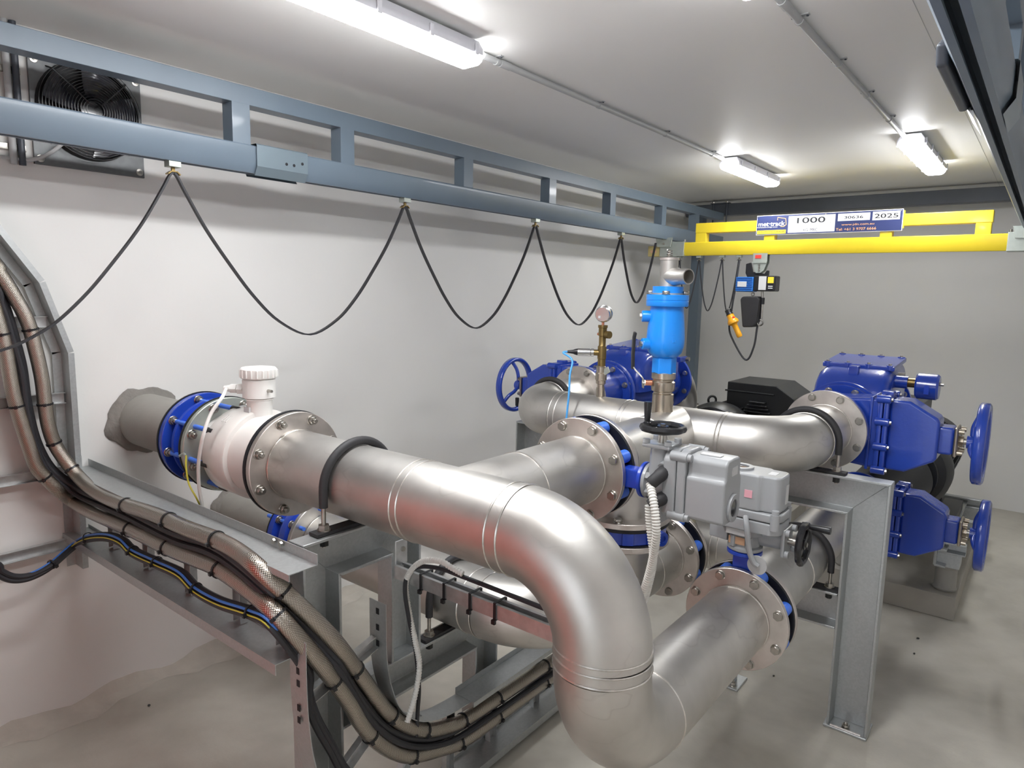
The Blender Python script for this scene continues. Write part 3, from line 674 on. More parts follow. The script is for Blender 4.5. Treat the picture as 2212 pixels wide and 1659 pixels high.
MB().lathe((ax_, ay_, zb+.275), Z_, [(.078, 0), (.08, .003), (.08, .02), (.0785, .021), (.0785, .023), (.08, .024), (.08, .042), (.078, .044)], 48).build('cover_flange', 'sky_blue', t)
for a, zz in ((math.radians(215), .235), (math.radians(228), .13)):
    d_ = V((math.cos(a), math.sin(a), 0)); q = V((ax_, ay_, zb+zz))
    MB().cyl(q+d_*.04, q+d_*.095, .022, n=20).build('port', 'sky_blue', t, bevel=.003); MB().hexn(q+d_*.095, d_, .011, .008).build('plug', 'bolt_steel', t)
for i in range(4):
    a = math.radians(20+90*i); inst('bolt', BOLT, t, V((ax_+.066*math.cos(a), ay_+.066*math.sin(a), zb+.319)), None)
# raised cast letters on the side
for k in range(6):
    a = math.radians(-38); d_ = V((math.cos(a), math.sin(a), 0)); s_ = V((-d_.y, d_.x, 0)); zz = .135+.022*k; rr = .071-.0009*k*2.2
    MB().obox(V((ax_, ay_, zb+zz+.01))+d_*rr, s_*.007, Z_*.006, d_*.003).build('cast_letter', 'sky_blue', t, bevel=.0015, bseg=1)
t = thing('vent_tee', 'plain stainless tee with open side outlet on top of the light blue air valve', 'pipe fitting', (ax_, ay_, zb+.319))
zt = zb+.319; 
m_ = MB().cyl((ax_, ay_, zt), (ax_, ay_, zt+.135), .034, n=36); m_.ring((ax_, ay_, zt), (ax_, ay_, zt+.006), .062, .02, 36); m_.build('body', 'stainless', t)
d_ = V((.93, -.36, 0)).normalized(); q = V((ax_, ay_, zt+.068))
MB().lathe(q, d_, [(.034, 0), (.034, .045), (.029, .06), (.029, .105), (.025, .105), (.025, .02)], 36).build('side_outlet', 'stainless', t)
MB().cyl((ax_, ay_, zt+.13), (ax_, ay_, zt+.139), .037, n=36).build('rim', 'stainless_flange', t)
MB().tube([V((ax_, ay_, zt+.139))+V((math.cos(i*.9)*.01, math.sin(i*.9)*.01, .0012*i)) for i in range(26)], .0022, n=6).build('coil_spring', 'bolt_steel', t)

# ------------------------------------------------------------------ pressure gauge stack
gx, gy = -1.52, YH
t = thing('pressure_gauge', 'round steel pressure gauge on a brass stack rising from the header', 'gauge', (gx, gy, ZU+.15))
z0 = ZU+.15
MB().lathe((gx, gy, z0), Z_, [(.016, 0), (.016, .014), (.021, .016), (.021, .03), (.025, .034), (.025, .062), (.021, .066), (.021, .09), (.017, .094)], 28).build('isolating_valve', 'nickel', t)
MB().obox((gx+.03, gy-.005, z0+.075), (.012, 0, .008), (0, .004, 0), (-.006, 0, .012)).build('valve_tab', 'zinc_plate', t, bevel=.002)
m_ = MB().lathe((gx, gy, z0+.094), Z_, [(.017, 0), (.017, .03), (.019, .032), (.019, .085), (.017, .087), (.015, .09), (.015, .13), (.018, .132), (.018, .165), (.021, .168), (.021, .178)], 24)
m_.build('brass_stack', 'brass', t)
sd = V((-.85, -.5, 0)).normalized(); q = V((gx, gy, z0+.152))
MB().cyl(q, q+sd*.04, .013, n=18).build('side_branch', 'brass', t)
MB().lathe(q+sd*.035, sd, [(.017, 0), (.017, .012), (.014, .013), (.0165, .016), (.0165, .07)], 24).build('pressure_sensor', 'chrome', t)
MB().lathe(q+sd*.105, sd, [(.015, 0), (.013, .01), (.009, .02), (.006, .045)], 18).build('strain_relief', 'black_plastic', t)
q2 = V((gx, gy, z0+.232)); MB().lathe(q2, V((.9, -.2, 0)), [(.01, 0), (.01, .02), (.016, .022), (.016, .042)], 20).build('bleed_knob', 'brass', t); MB().cyl(q2, q2-V((.9, -.2, 0))*.03, .006, n=12).build('bleed_plug', 'copper', t)
MB().cyl((gx, gy, z0+.27), (gx, gy, z0+.29), .006, n=12).build('gauge_stem', 'copper', t)
gd = V((-.3, 1, .1)).normalized(); gc = V((gx, gy, z0+.32))
MB().lathe(gc-gd*.018, gd, [(.03, 0), (.034, .003), (.034, .03), (.037, .032), (.037, .036)], 36).build('case', 'chrome', t)
MB().box(gc.x-.012, gc.x-.002, gc.y-.022, gc.y-.0175, gc.z-.018, gc.z-.008).build('vent_plug', 'label_silver', t)
cb = MB().tube(spline([q+sd*.148, q+sd*.168+V((0,0,-.006)), at(1236, 778, Y=2.47), at(1231, 810, Y=2.44), at(1229, 850, Y=2.42), at(1224, 900, Y=2.41), at(1221, 945, Y=2.4)], 8), .0045, n=10).build('sensor_cable', 'cable_sky')
tag(cb, 'sky blue sensor cable hanging down from the brass gauge stack', 'cable')
# ------------------------------------------------------------------ ceiling lamps and conduits
def lamp(label, x, y0, y1, clips=True):
    zt, zb = ZC-.01, ZC-.09
    t = thing('batten_light', label, 'light', (x, (y0+y1)/2, zb), 'sealed batten lights on the ceiling')
    hw = .066; lw = .061
    prof = [(-hw*.7, zt), (-hw, zt-.03), (-hw, zb+.028), (hw, zb+.028), (hw, zt-.03), (hw*.7, zt)]
    MB().prism(prof, (x, y0+.012, 0), X_, Z_, Y_*(y1-y0-.024)).build('housing', 'lamp_housing', t, bevel=.004)
    dp = [(-lw, zb+.028), (-lw+.01, zb+.011), (-lw+.026, zb+.002), (lw-.026, zb+.002), (lw-.01, zb+.011), (lw, zb+.028)]
    MB().prism(dp, (x, y0, 0), X_, Z_, Y_*(y1-y0)).build('diffuser', 'lamp_glow', t, bevel=.008, bseg=3)
    n = max(3, round((y1-y0)/.21))
    for i in range(n):
        y = y0+.05+(y1-y0-.1)*i/(n-1)
        for s in (-1, 1):
            MB().box(x+s*hw, x+s*(hw+.006), y-.009, y+.009, zb+.022, zb+.06).build('clip', 'lamp_housing', t, bevel=.002, bseg=1)
    for y in (y0+.2, y1-.2): MB().box(x-.03, x+.03, y-.02, y+.02, zt, ZC).build('bracket', 'zinc_plate', t)
    return t
lamp('long batten light at the top of the picture nearest the crane truss', -1.735, .73, 1.93)
lamp('batten light above the left end of the yellow crane girder', -1.72, 4.38, 5.24)
lamp('batten light at the top right end of the right ceiling conduit', -.685, 4.26, 5.26)
lamp('batten light just cut off by the top edge of the picture', -.705, .74, 1.94)
def conduit(label, x, y0, y1, saddles):
    t = thing('ceiling_conduit', label, 'conduit', (x, (y0+y1)/2, ZC-.03))
    MB().tube([(x, y0, ZC-.017), (x, y1, ZC-.017)], .0125, n=14).build('tube', 'conduit_grey', t)
    MB().cyl((x, y0+.1, ZC-.017), (x, y0+.16, ZC-.017), .0145, n=14).build('coupling', 'conduit_grey', t)
    for y in saddles:
        MB().box(x-.028, x+.028, y-.009, y+.009, ZC-.004, ZC).build('saddle', 'conduit_grey', t)
        MB().tube(arc((x, y, ZC-.017), X_, -Z_, .0135, 0, math.pi, 10), .002, flat=(.008, .0012), up=Y_).build('saddle_strap', 'conduit_grey', t)
        for s in (-1, 1): MB().cyl((x+s*.023, y, ZC-.004), (x+s*.023, y, ZC-.008), .004, n=8).build('screw', 'dark_steel', t)
conduit('thin grey conduit along the ceiling between the two left batten lights', -1.76, 2.02, 4.38, (2.1, 2.85, 3.55, 4.2))
conduit('thin grey conduit along the ceiling towards the right batten light', -.72, 2.06, 4.27, (2.35, 2.85, 3.35, 3.85))
# joint lines of the ceiling panels
for x in (-.42,):
    struct(MB().box(x-.0008, x+.0008, YF, YB, ZC-.0008, ZC).build('trim_1', 'conduit_grey'))

# ------------------------------------------------------------------ crane runways
def runway(label, xf, side, y0, y1, posts, sleeves, joint=None):
    """xf = x of the face looking into the room, side = -1 when the truss lies to the left of it"""
    t = thing('crane_runway', label, 'crane beam', (xf+side*.035, (y0+y1)/2, 2.136)); w = .07*side
    MB().box(xf, xf+w, y0, y1, 2.388, 2.457).build('top_chord', 'rail_paint', t, bevel=.003)
    # enclosed track: sides with chamfered lower edge and a slot below
    for s0, s1 in ((0, 1), (1, -1)):
        pass
    xc = xf+w/2; h = .045
    prof = [(-.037, 2.24), (.037, 2.24), (.042, 2.235), (.042, 2.17), (.024, 2.136), (.01, 2.136), (.01, 2.142), (.021, 2.142), (.037, 2.173), (.037, 2.232), (-.037, 2.232), (-.037, 2.173), (-.021, 2.142), (-.01, 2.142), (-.01, 2.136), (-.024, 2.136), (-.042, 2.17), (-.042, 2.235)]
    n = len(prof); P = [V((xc+a, y, z)) for y in (y0, y1) for a, z in prof]; Fs = [(i, (i+1) % n, (i+1) % n+n, i+n) for i in range(n)]
    MB().add(P, Fs).build('track', 'rail_paint', t)
    for y in posts:
        MB().box(xf, xf+w, y, y+.075, 2.238, 2.39).build('web_post', 'rail_paint', t, bevel=.002)
    for ya, yb in sleeves:
        s = MB().add([V((xc+a*1.2, y, z+(.008 if z > 2.2 else -.008))) for y in (ya, yb) for a, z in prof[:5]+prof[-3:]], [(i, (i+1) % 8, (i+1) % 8+8, i+8) for i in range(8) if i != 4]).build('splice_sleeve', 'sleeve_paint', t, ang=20)
        for dy, dz in ((.035, 2.188), (.07, 2.188), (.11, 2.2)): MB().cyl((xf-side*.012, (ya+yb)/2+dy-.02, dz), (xf-side*.0165, (ya+yb)/2+dy-.02, dz), .006, n=12).build('sleeve_hole', 'gasket', s)
    return t
LP = [1.447, 1.953, 2.752, 3.538, 4.284, 5.095, 5.75]
runway('blue grey crane runway truss along the left wall', -2.52, -1, -1.6, 6.38, [-1.0, -.35, .35]+LP[:], [(1.537, 1.77)])
runway('dark crane runway truss overhead at the top right corner', -.2, 1, -1.6, 6.38, [-1.0, -.2, .4, 1.0, 1.6, 2.2, 2.8, 3.54, 4.28, 5.1, 5.75], [(2.0, 2.22)])
t = thing('cross_beam', 'dark steel cross beam along the back wall above the crane girder', 'beam', (-1.3, 6.42, 2.44))
MB().box(-2.9, .4, 6.38, 6.48, 2.437, 2.545).build('beam', 'dark_steel', t, bevel=.004)
for x in (-2.62, -2.49, -.24, -.1):
    for y in (6.365,):
        MB().cyl((x, y, 2.36), (x, y, 2.57), .006, n=10).build('clamp_rod', 'dark_steel', t); MB().hexn((x, y, 2.551), Z_, .012, .012).build('nut', 'bolt_steel', t)
for x in (-2.555, -.17): MB().box(x-.09, x+.09, 6.35, 6.4, 2.545, 2.551).build('clamp_plate', 'dark_steel', t)
p = MB().box(-2.825, -2.725, 6.385, 6.475, 0, 2.437).build('support_post', 'rail_paint', bevel=.004); tag(p, 'square steel post in the far left corner under the cross beam', 'post')
p = MB().box(.26, .36, 6.385, 6.475, 0, 2.437).build('support_post', 'rail_paint', bevel=.004); tag(p, 'square steel post in the far right corner under the cross beam', 'post')

# ------------------------------------------------------------------ yellow bridge girder
YG = 5.25
t = thing('bridge_girder', 'yellow crane bridge girder spanning the room below the runways', 'crane girder', (-1.3, YG, 2.0))
MB().box(-2.30, -.345, YG, YG+.075, 2.178, 2.256).build('top_chord', 'yellow_paint', t, bevel=.006)
prof = [(-.037, 2.108), (.037, 2.108), (.042, 2.103), (.042, 2.04), (.026, 2.004), (.01, 2.004), (.01, 2.01), (.023, 2.01), (.037, 2.042), (.037, 2.1), (-.037, 2.1), (-.037, 2.042), (-.023, 2.01), (-.01, 2.01), (-.01, 2.004), (-.026, 2.004), (-.042, 2.04), (-.042, 2.103)]
n = len(prof); P = [V((x, YG+.037+a, z)) for x in (-2.385, -.262) for a, z in prof]; MB().add(P, [(i, (i+1) % n, (i+1) % n+n, i+n) for i in range(n)]).build('track', 'yellow_paint', t)
for a, b in ((-2.298, -2.21), (-1.755, -1.677), (-.975, -.9), (-.435, -.35)): MB().box(a, b, YG+.002, YG+.073, 2.104, 2.18).build('web_post', 'yellow_paint', t, bevel=.005)
for x0, x1 in ((-2.6, -2.385), (-.262, -.03)):
    MB().box(x0, x1, YG-.012, YG+.086, 1.998, 2.116).build('end_truck', 'zinc_plate', t, bevel=.005)
    xm = (x0+x1)/2
    MB().prism([(-.06, 0), (.06, 0), (.075, .075), (-.075, .075)], ((-2.555 if x0 < -1 else -.165), YG-.03, 2.075), X_, Z_, Y_*.012).build('hanger_plate', 'zinc_plate', t, bevel=.003)
    MB().cyl((-2.555 if x0 < -1 else -.165, YG-.035, 2.1), (-2.555 if x0 < -1 else -.165, YG+.09, 2.1), .01, n=14).build('hanger_bolt', 'bolt_steel', t)
    MB().cyl((-2.40 if x0 < -1 else -.25, YG+.037, 2.11), (-2.40 if x0 < -1 else -.25, YG+.037, 2.135), .008, n=10).build('stop_bolt', 'bolt_steel', t)
wb = MB().box(-2.705, -2.6, YG-.01, YG+.08, 2.0, 2.085).build('end_buffer', 'wood_block', t, bevel=.004)
for dx in (0, .032): MB().cyl((-2.67+dx, YG-.011, 2.04), (-2.67+dx, YG-.014, 2.04), .012, n=16).build('buffer_hole', 'label_orange', wb)

# capacity sign
t = thing('capacity_sign', 'dark blue crane capacity sign reading 1000 on the yellow girder', 'sign', (-1.325, YG-.01, 2.145))
sx0, sx1, sz0, sz1 = -1.807, -.845, 2.148, 2.284; ys = YG-.012
tilt = 0
MB().box(sx0-.004, sx1+.004, ys, ys+.006, sz0-.004, sz1+.004).build('border', 'print_white', t, bevel=.004, bseg=2)
MB().box(sx0, sx1, ys-.0015, ys, sz0, sz1).build('panel', 'sign_blue', t)
W = sx1-sx0; Hh = sz1-sz0; PX = lambda f: sx0+W*f; PZ = lambda f: sz0+Hh*f
def plate(a, b, c_, d_, m, nm='panel_field'): return MB().box(PX(a), PX(b), ys-.0025, ys-.0014, PZ(c_), PZ(d_)).build(nm, m, t)
plate(.237, .568, .055, .93, 'sign_white'); plate(.585, .797, .56, .93, 'sign_white'); plate(.813, .985, .53, .95, 'sign_white'); plate(.005, .222, .03, .23, 'sign_yellow')
TX = lambda s, a, c_, wd, ht, m, b=0: text_mesh(t, 'lettering', s, m, (PX(a), ys-.0032, PZ(c_)), X_, Z_, W*wd if wd else None, Hh*ht, bold=b)
TX('1000', .40, .68, .2, .3, 'print_black', .01); TX('KG. MRC', .40, .18, .1, .15, 'print_black'); TX('30636', .69, .73, .125, .14, 'print_black', .008); TX('2025', .9, .73, .15, .22, 'print_black', .012)
TX('.', .535, .52, None, .03, 'print_black')
TX('met·track', .112, .57, .2, .24, 'print_white', .012); TX('workstation bridge crane', .08, .385, .155, .075, 'print_white'); TX('JDN MONOCRANE', .113, .13, .2, .12, 'print_black')
TX('www.jdn.com.au', .72, .36, .215, .12, 'print_orange', .004); TX('Tel: +61 3 9707 6666', .71, .14, .265, .13, 'print_orange', .004)
MB().tube([(PX(.155), ys-.003, PZ(.74)), (PX(.155), ys-.003, PZ(.9)), (PX(.215), ys-.003, PZ(.82)), (PX(.222), ys-.003, PZ(.5)), (PX(.205), ys-.003, PZ(.4)), (PX(.18), ys-.003, PZ(.41))], .002, flat=(.0006, .0022), up=Y_).build('logo_line', 'print_orange', t)
for a in (.01, .5, .99): MB().cyl((PX(a), ys-.0025, PZ(.95)), (PX(a), ys-.005, PZ(.95)), .004, n=8).build('rivet', 'bolt_steel', t)
MB().box(PX(.985), PX(1.012), ys+.008, ys+.02, PZ(.1), PZ(.95)).build('bracket', 'yellow_paint', t)

# ------------------------------------------------------------------ chain hoist
t = thing('chain_hoist', 'blue and black electric chain hoist hanging from the yellow girder', 'hoist', (-1.78, YG, 1.45))
yc = YG+.037
MB().prism([(-.06, .13), (.05, .13), (.05, .06), (.03, .0), (.005, -.02), (-.03, -.02), (-.05, .02), (-.055, .06)], (-1.77, yc-.03, 1.885), X_, Z_, Y_*.006).build('trolley_plate', 'zinc_plate', t, bevel=.002)
MB().prism([(-.06, .13), (.05, .13), (.05, .06), (.03, .0), (.005, -.02), (-.03, -.02), (-.05, .02), (-.055, .06)], (-1.77, yc+.024, 1.885), X_, Z_, Y_*.006).build('trolley_plate', 'zinc_plate', t, bevel=.002)
MB().box(-1.81, -1.765, yc-.034, yc-.031, 1.975, 2.0).build('red_tag', 'red_tag', t)
MB().obox((-1.775, yc-.036, 1.946), (.055, 0, 0), (0, .003, 0), (0, 0, .006)).build('trolley_lip', 'zinc_plate', t)
for z in (1.885, 1.905, 1.925): MB().hexn((-1.775, yc-.031, z), -Y_, .008, .008).build('bolt', 'bolt_steel', t)
MB().prism([(-.085, .09), (-.05, .1), (-.03, .03), (.06, .015), (.075, .04), (.09, .04), (.09, -.03), (-.06, -.03), (-.085, .02)], (-1.8, yc-.012, 1.845), X_, Z_, Y_*.024).build('suspension_plate', 'black_plastic', t, bevel=.003)
b = MB().box(-1.94, -1.803, yc-.06, yc+.06, 1.722, 1.835).build('motor_housing', 'hoist_blue', t, bevel=.012)
for i in range(8): MB().box(-1.935, -1.81, yc-.068, yc-.058, 1.73+.014*i, 1.735+.014*i).build('cooling_fin', 'hoist_blue', b)
MB().box(-1.92, -1.85, yc-.071, yc-.068, 1.76, 1.8).build('data_label', 'label_silver', b)
b = MB().box(-1.803, -1.64, yc-.058, yc+.058, 1.728, 1.845).build('gear_case', 'black_plastic', t, bevel=.01)
MB().box(-1.762, -1.706, yc-.0605, yc-.058, 1.738, 1.84).build('data_plate', 'label_silver', b); MB().box(-1.695, -1.652, yc-.0605, yc-.058, 1.79, 1.835).build('yellow_sticker', 'sign_yellow', b)
for k in range(2): MB().box(-1.69, -1.657, yc-.0605, yc-.058, 1.75+.014*k, 1.755+.014*k).build('white_mark', 'print_white', b)
MB().prism([(-1.9, 1.665), (-1.885, 1.685), (-1.77, 1.69), (-1.75, 1.67), (-1.762, 1.5), (-1.785, 1.455), (-1.87, 1.45)], (0, yc-.05, 0), X_, Z_, Y_*.1).build('chain_bag', 'rubber', t, bevel=.012)
MB().tube([(-1.75, yc, 1.735), (-1.744, yc, 1.65), (-1.742, yc, 1.52)], .009, n=10).build('load_chain', 'bolt_steel', t)
MB().cyl((-1.745, yc, 1.68), (-1.745, yc, 1.63), .017, n=14).build('limit_stop', 'black_plastic', t)
MB().tube(arc((-1.75, yc, 1.49), X_, Z_, .022, math.radians(100), math.radians(-200), 12), .006, n=8).build('hook', 'bolt_steel', t)
MB().tube(arc((-1.82, yc, 1.705), X_, Z_, .012, 0, 6.2, 12), .003, n=6).build('chain_ring', 'bolt_steel', t)
# pendant control
t = thing('pendant_control', 'amber push-button pendant hanging below the hoist on black cables', 'pendant', (-1.93, yc-.05, 1.34))
q0 = at(1573, 672, Y=yc-.05); q1 = at(1601, 733, Y=yc-.05); dd = (q1-q0).normalized()
MB().lathe(q0-dd*.01, dd, [(.024, 0), (.024, .03), (.029, .04)], 18).build('gland_cap', 'black_plastic', t)
MB().lathe(q0+dd*.03, dd, [(.022, 0), (.027, .004), (.03, .035), (.036, .045), (.044, .06), (.042, .076), (.025, .086), (.021, .092), (.021, .155), (.022, .185), (.017, .194)], 24).build('handle', 'amber', t)
MB().cyl(q0+dd*.055+V((.02, -.015, 0)), q0+dd*.055+V((.03, -.024, 0)), .01, n=14).build('stop_button', 'red_tag', t)
MB().tube(arc(q0+V((0, 0, .008)), X_, Z_, .012, 0, 6.2, 12), .0025, n=6).build('ring', 'bolt_steel', t)

# ------------------------------------------------------------------ festoon trolleys and cables
LOOP = [(0, 1.0), (.004, 1.0), (.014, .975), (.035, .9), (.1, .69), (.18, .48), (.27, .27), (.37, .1), (.5, 0), (.63, .1), (.73, .27), (.82, .48), (.9, .69), (.965, .9), (.986, .975), (.996, 1.0), (1, 1.0)]
def festoon(P0, P1, zb, up, a=.0085, b=.0034):
    P0 = V(P0); P1 = V(P1); return MB().tube(spline([P0.lerp(P1, u)*1 + V((0, 0, zb-P0.lerp(P1, u).z+(P0.lerp(P1, u).z-zb)*v)) for u, v in LOOP], 5), .003, flat=(a, b), up=up)
TY = [1.23, 2.363, 3.447, 4.514, 5.08]
xt = -2.555
names = ['nearest the fan on the left runway', 'second from the fan on the left runway', 'third from the fan on the left runway', 'fourth from the fan on the left runway']
for i, y in enumerate(TY[:4]):
    t = thing('festoon_trolley', 'small brass cable trolley '+names[i], 'cable trolley', (xt, y, 2.09), 'cable trolleys under the left runway')
    MB().box(xt-.02, xt+.02, y-.022, y+.022, 2.115, 2.14).build('carriage', 'zinc_plate', t, bevel=.002); MB().box(xt-.004, xt+.004, y-.006, y+.006, 2.1, 2.12).build('pin', 'brass', t)
    MB().tube([(xt, y-.022, 2.09), (xt, y-.01, 2.1), (xt, y+.01, 2.1), (xt, y+.022, 2.09)], .004, flat=(.012, .002), up=X_).build('cable_saddle', 'brass', t)
lab = ['flat black cable loop leaving the fan end of the left runway', 'wide flat black cable loop nearest the camera under the left runway', 'second full flat cable loop under the left runway', 'third full flat cable loop under the left runway', 'short flat cable loop beside the light blue air valve']
yy = [.03]+TY
for i in range(5):
    zb = (1.475, 1.487, 1.481, 1.47, 1.62)[i]
    o = festoon((xt, yy[i]+.001, 2.094), (xt, yy[i+1]-.001, 2.094), zb, X_).build('festoon_cable', 'cable_black'); tag(o, lab[i], 'cable', 'festoon cable loops')
# loops on the girder
GX = [-2.55, -2.44, -2.27, -2.08, -1.945]
for i, x in enumerate(GX[1:]):
    t = thing('festoon_trolley', 'small cable trolley '+('at the left end', 'second from the left end', 'third from the left end', 'beside the hoist')[i]+' of the yellow girder', 'cable trolley', (x, yc, 1.96), 'cable trolleys under the girder')
    MB().box(x-.02, x+.02, yc-.018, yc+.018, 1.985, 2.008).build('carriage', 'zinc_plate', t, bevel=.002); MB().tube([(x-.016, yc, 1.962), (x-.006, yc, 1.972), (x+.006, yc, 1.972), (x+.016, yc, 1.962)], .003, flat=(.01, .0018), up=Y_).build('cable_saddle', 'bolt_steel', t); MB().box(x-.003, x+.003, yc-.004, yc+.004, 1.97, 1.99).build('pin', 'brass', t)
for i, (a, b_, zb) in enumerate(((-2.55, -2.44, 1.58), (-2.44, -2.27, 1.58), (-2.27, -2.08, 1.565), (-2.08, -1.945, 1.56))):
    o = festoon((a+.002, yc, 1.966), (b_-.002, yc, 1.966), zb, Y_, .006, .003).build('festoon_cable', 'cable_black'); tag(o, ('first', 'second', 'third', 'last')[i]+' narrow cable loop from the left end of the yellow girder', 'cable', 'festoon cable loops')
pc = MB().tube(spline([(-1.935, yc-.02, 1.965), (-1.945, yc-.03, 1.8), (-1.955, yc-.045, 1.65), q0+V((.02, .01, -.02)), q0+V((.01, .012, -.1)), q0+V((.035, .01, -.2)), at(1610, 777, Y=yc-.04), at(1628, 750, Y=yc-.02), at(1636, 705, Y=yc), (-1.755, yc+.02, 1.6), (-1.757, yc+.02, 1.74)], 8), .0075, n=8).build('pendant_cable', 'cable_black'); tag(pc, 'black pendant cable hanging in a long loop below the chain bag', 'cable')

# ------------------------------------------------------------------ wall fan
t = thing('wall_fan', 'black exhaust fan in a grey plate high on the left wall', 'fan', (XL, 1.095, 2.13))
xp = XL+.006; fy, fz, fr = 1.095, 2.325, .172
# plate as a ring-cut square
n = 48; P = []; sq = []
for i in range(n):
    a = 2*math.pi*i/n; c_, s_ = math.cos(a), math.sin(a); k = 1/max(abs(c_), abs(s_)); P.append((c_*k*.188, s_*k*.19)); sq.append((c_, s_))
ver = [V((xp+.01, 1.095+a, 2.303+b)) for a, b in P]+[V((xp+.01, fy+c_*fr, fz+s_*fr)) for c_, s_ in sq]+[V((xp-.004, 1.095+a, 2.303+b)) for a, b in P]
MB().add(ver, [(i, (i+1) % n, (i+1) % n+n, i+n) for i in range(n)]+[(i, i+2*n, (i+1) % n+2*n, (i+1) % n) for i in range(n)]).build('mounting_plate', 'fan_plate', t, ang=20)
MB().lathe((xp-.004, fy, fz), X_, [(fr+.002, .0), (fr+.004, .016), (fr-.003, .03), (fr-.008, .0)], 48).build('inlet_ring', 'fan_black', t)
MB().cyl((xp-.004, fy, fz), (xp-.001, fy, fz), fr, n=48).build('back_plate', 'gasket', t)
MB().lathe((xp, fy, fz), X_, [(.045, 0), (.045, .025), (.036, .036), (.015, .038)], 30).build('hub', 'fan_black', t)
for k in range(5):
    a0 = math.radians(72*k+20); rows = []
    for j in range(7):
        r = .05+(.16-.05)*j/6; wdt = math.radians(40+4*j/6); sw = -math.radians(14)*j/6
        rows.append([V((xp+.004+.036*u, fy+r*math.cos(a0+sw+wdt*(u-.5)), fz+r*math.sin(a0+sw+wdt*(u-.5)))) for u in (0, .33, .66, 1)])
    P = [p for r_ in rows for p in r_]; Fs = [(j*4+i, j*4+i+1, (j+1)*4+i+1, (j+1)*4+i) for j in range(6) for i in range(3)]
    m_ = MB().add(P, Fs); m_.add([p+V((.0025, 0, 0)) for p in P], [f[::-1] for f in Fs]); m_.build('blade', 'fan_blade', t)
for k in range(16):
    r = .03+.0095*k; x = xp+.07-.028*(r/.172)**2
    MB().tube([(x, fy+r*math.cos(2*math.pi*i/40), fz+r*math.sin(2*math.pi*i/40)) for i in range(40)], .0013, n=6, closed=True).build('guard_ring', 'fan_black', t)
for k in range(4):
    a = math.radians(45+90*k); MB().tube([(xp+.07-.028*(r/.172)**2-(.03 if r > .18 else 0), fy+r*math.cos(a), fz+r*math.sin(a)) for r in (.03, .08, .13, .172, .19)], .003, n=6).build('guard_arm', 'fan_black', t)
for a, b in ((-.17, -.17), (.17, -.17), (-.17, .17), (.17, .17)):
    MB().lathe((xp+.01, 1.095+a, 2.303+b), X_, [(.014, 0), (.013, .003), (.006, .004), (.006, .009)], 16).build('screw', 'bolt_steel', t)
for k, y in enumerate((.842, .868)):
    p = MB().tube([(XL+.02, y, 2.1), (XL+.02, y, ZC)], .011, n=12).build('conduit', ('conduit_grey', 'dark_steel')[k]); tag(p, ('pale', 'dark')[k]+' vertical conduit beside the wall fan', 'conduit')
for z in (2.16, 2.42):
    s = MB().box(XL, XL+.012, .80, .886, z-.012, z+.012).build('conduit_clip', 'bolt_steel', bevel=.003); tag(s, ('lower' if z < 2.3 else 'upper')+' metal saddle clip holding the conduits beside the fan', 'clip')
p = MB().tube(spline([(XL+.014, .3, 2.12), (XL+.014, .6, 2.12), (XL+.014, .84, 2.12), (XL+.03, .9, 2.125), (XL+.045, .95, 2.155), (XL+.05, .985, 2.19)], 6), .007, n=10).build('fan_cable', 'conduit_grey'); tag(p, 'grey cable curving from the wall conduit to the fan', 'cable')
# ------------------------------------------------------------------ gate valves with side handwheels
def handwheel(parent, c, ax, R, m='blue_paint', crank=True, nm='handwheel', rim=.014, dish=.03):
    c = V(c); a, b, x = frame_of(ax); m_ = MB()
    pts = [c+(a*math.cos(2*math.pi*i/56)+b*math.sin(2*math.pi*i/56))*(R-rim) for i in range(56)]
    prof = []
    m_.lathe(c-x*.02, x, [(R-.024, .012), (R-.02, .004), (R-.008, 0), (R, .006), (R, .034), (R-.008, .04), (R-.02, .036), (R-.024, .028)], 56, True)
    m_.cyl(c-x*(dish+.018), c-x*(dish-.018), .026, n=24)
    for k in range(3):
        th = math.radians(15+120*k); q = []
        for u, off, dx in ((.0, 0, -dish), (.3, .12, -dish), (.6, .16, -dish*.6), (.9, .06, -dish*.1), (1.0, .0, 0)):
            an = th+off; q.append(c+x*dx+(a*math.cos(an)+b*math.sin(an))*(.02+(R-.035)*u))
        m_.tube(spline(q, 5), .0105, n=8)
    h = m_.build(nm, m, parent, ang=60)
    if crank:
        p = c+(a*math.cos(math.radians(80))+b*math.sin(math.radians(80)))*(R-rim)
        MB().lathe(p, Z_, [(.006, 0), (.006, .012), (.011, .014), (.012, .06), (.01, .064)], 14).build('crank_handle', 'black_plastic', h)
    MB().hexn(c-x*(dish-.016), x, .013, .012).build('hub_nut', 'bolt_steel', h)
    return h
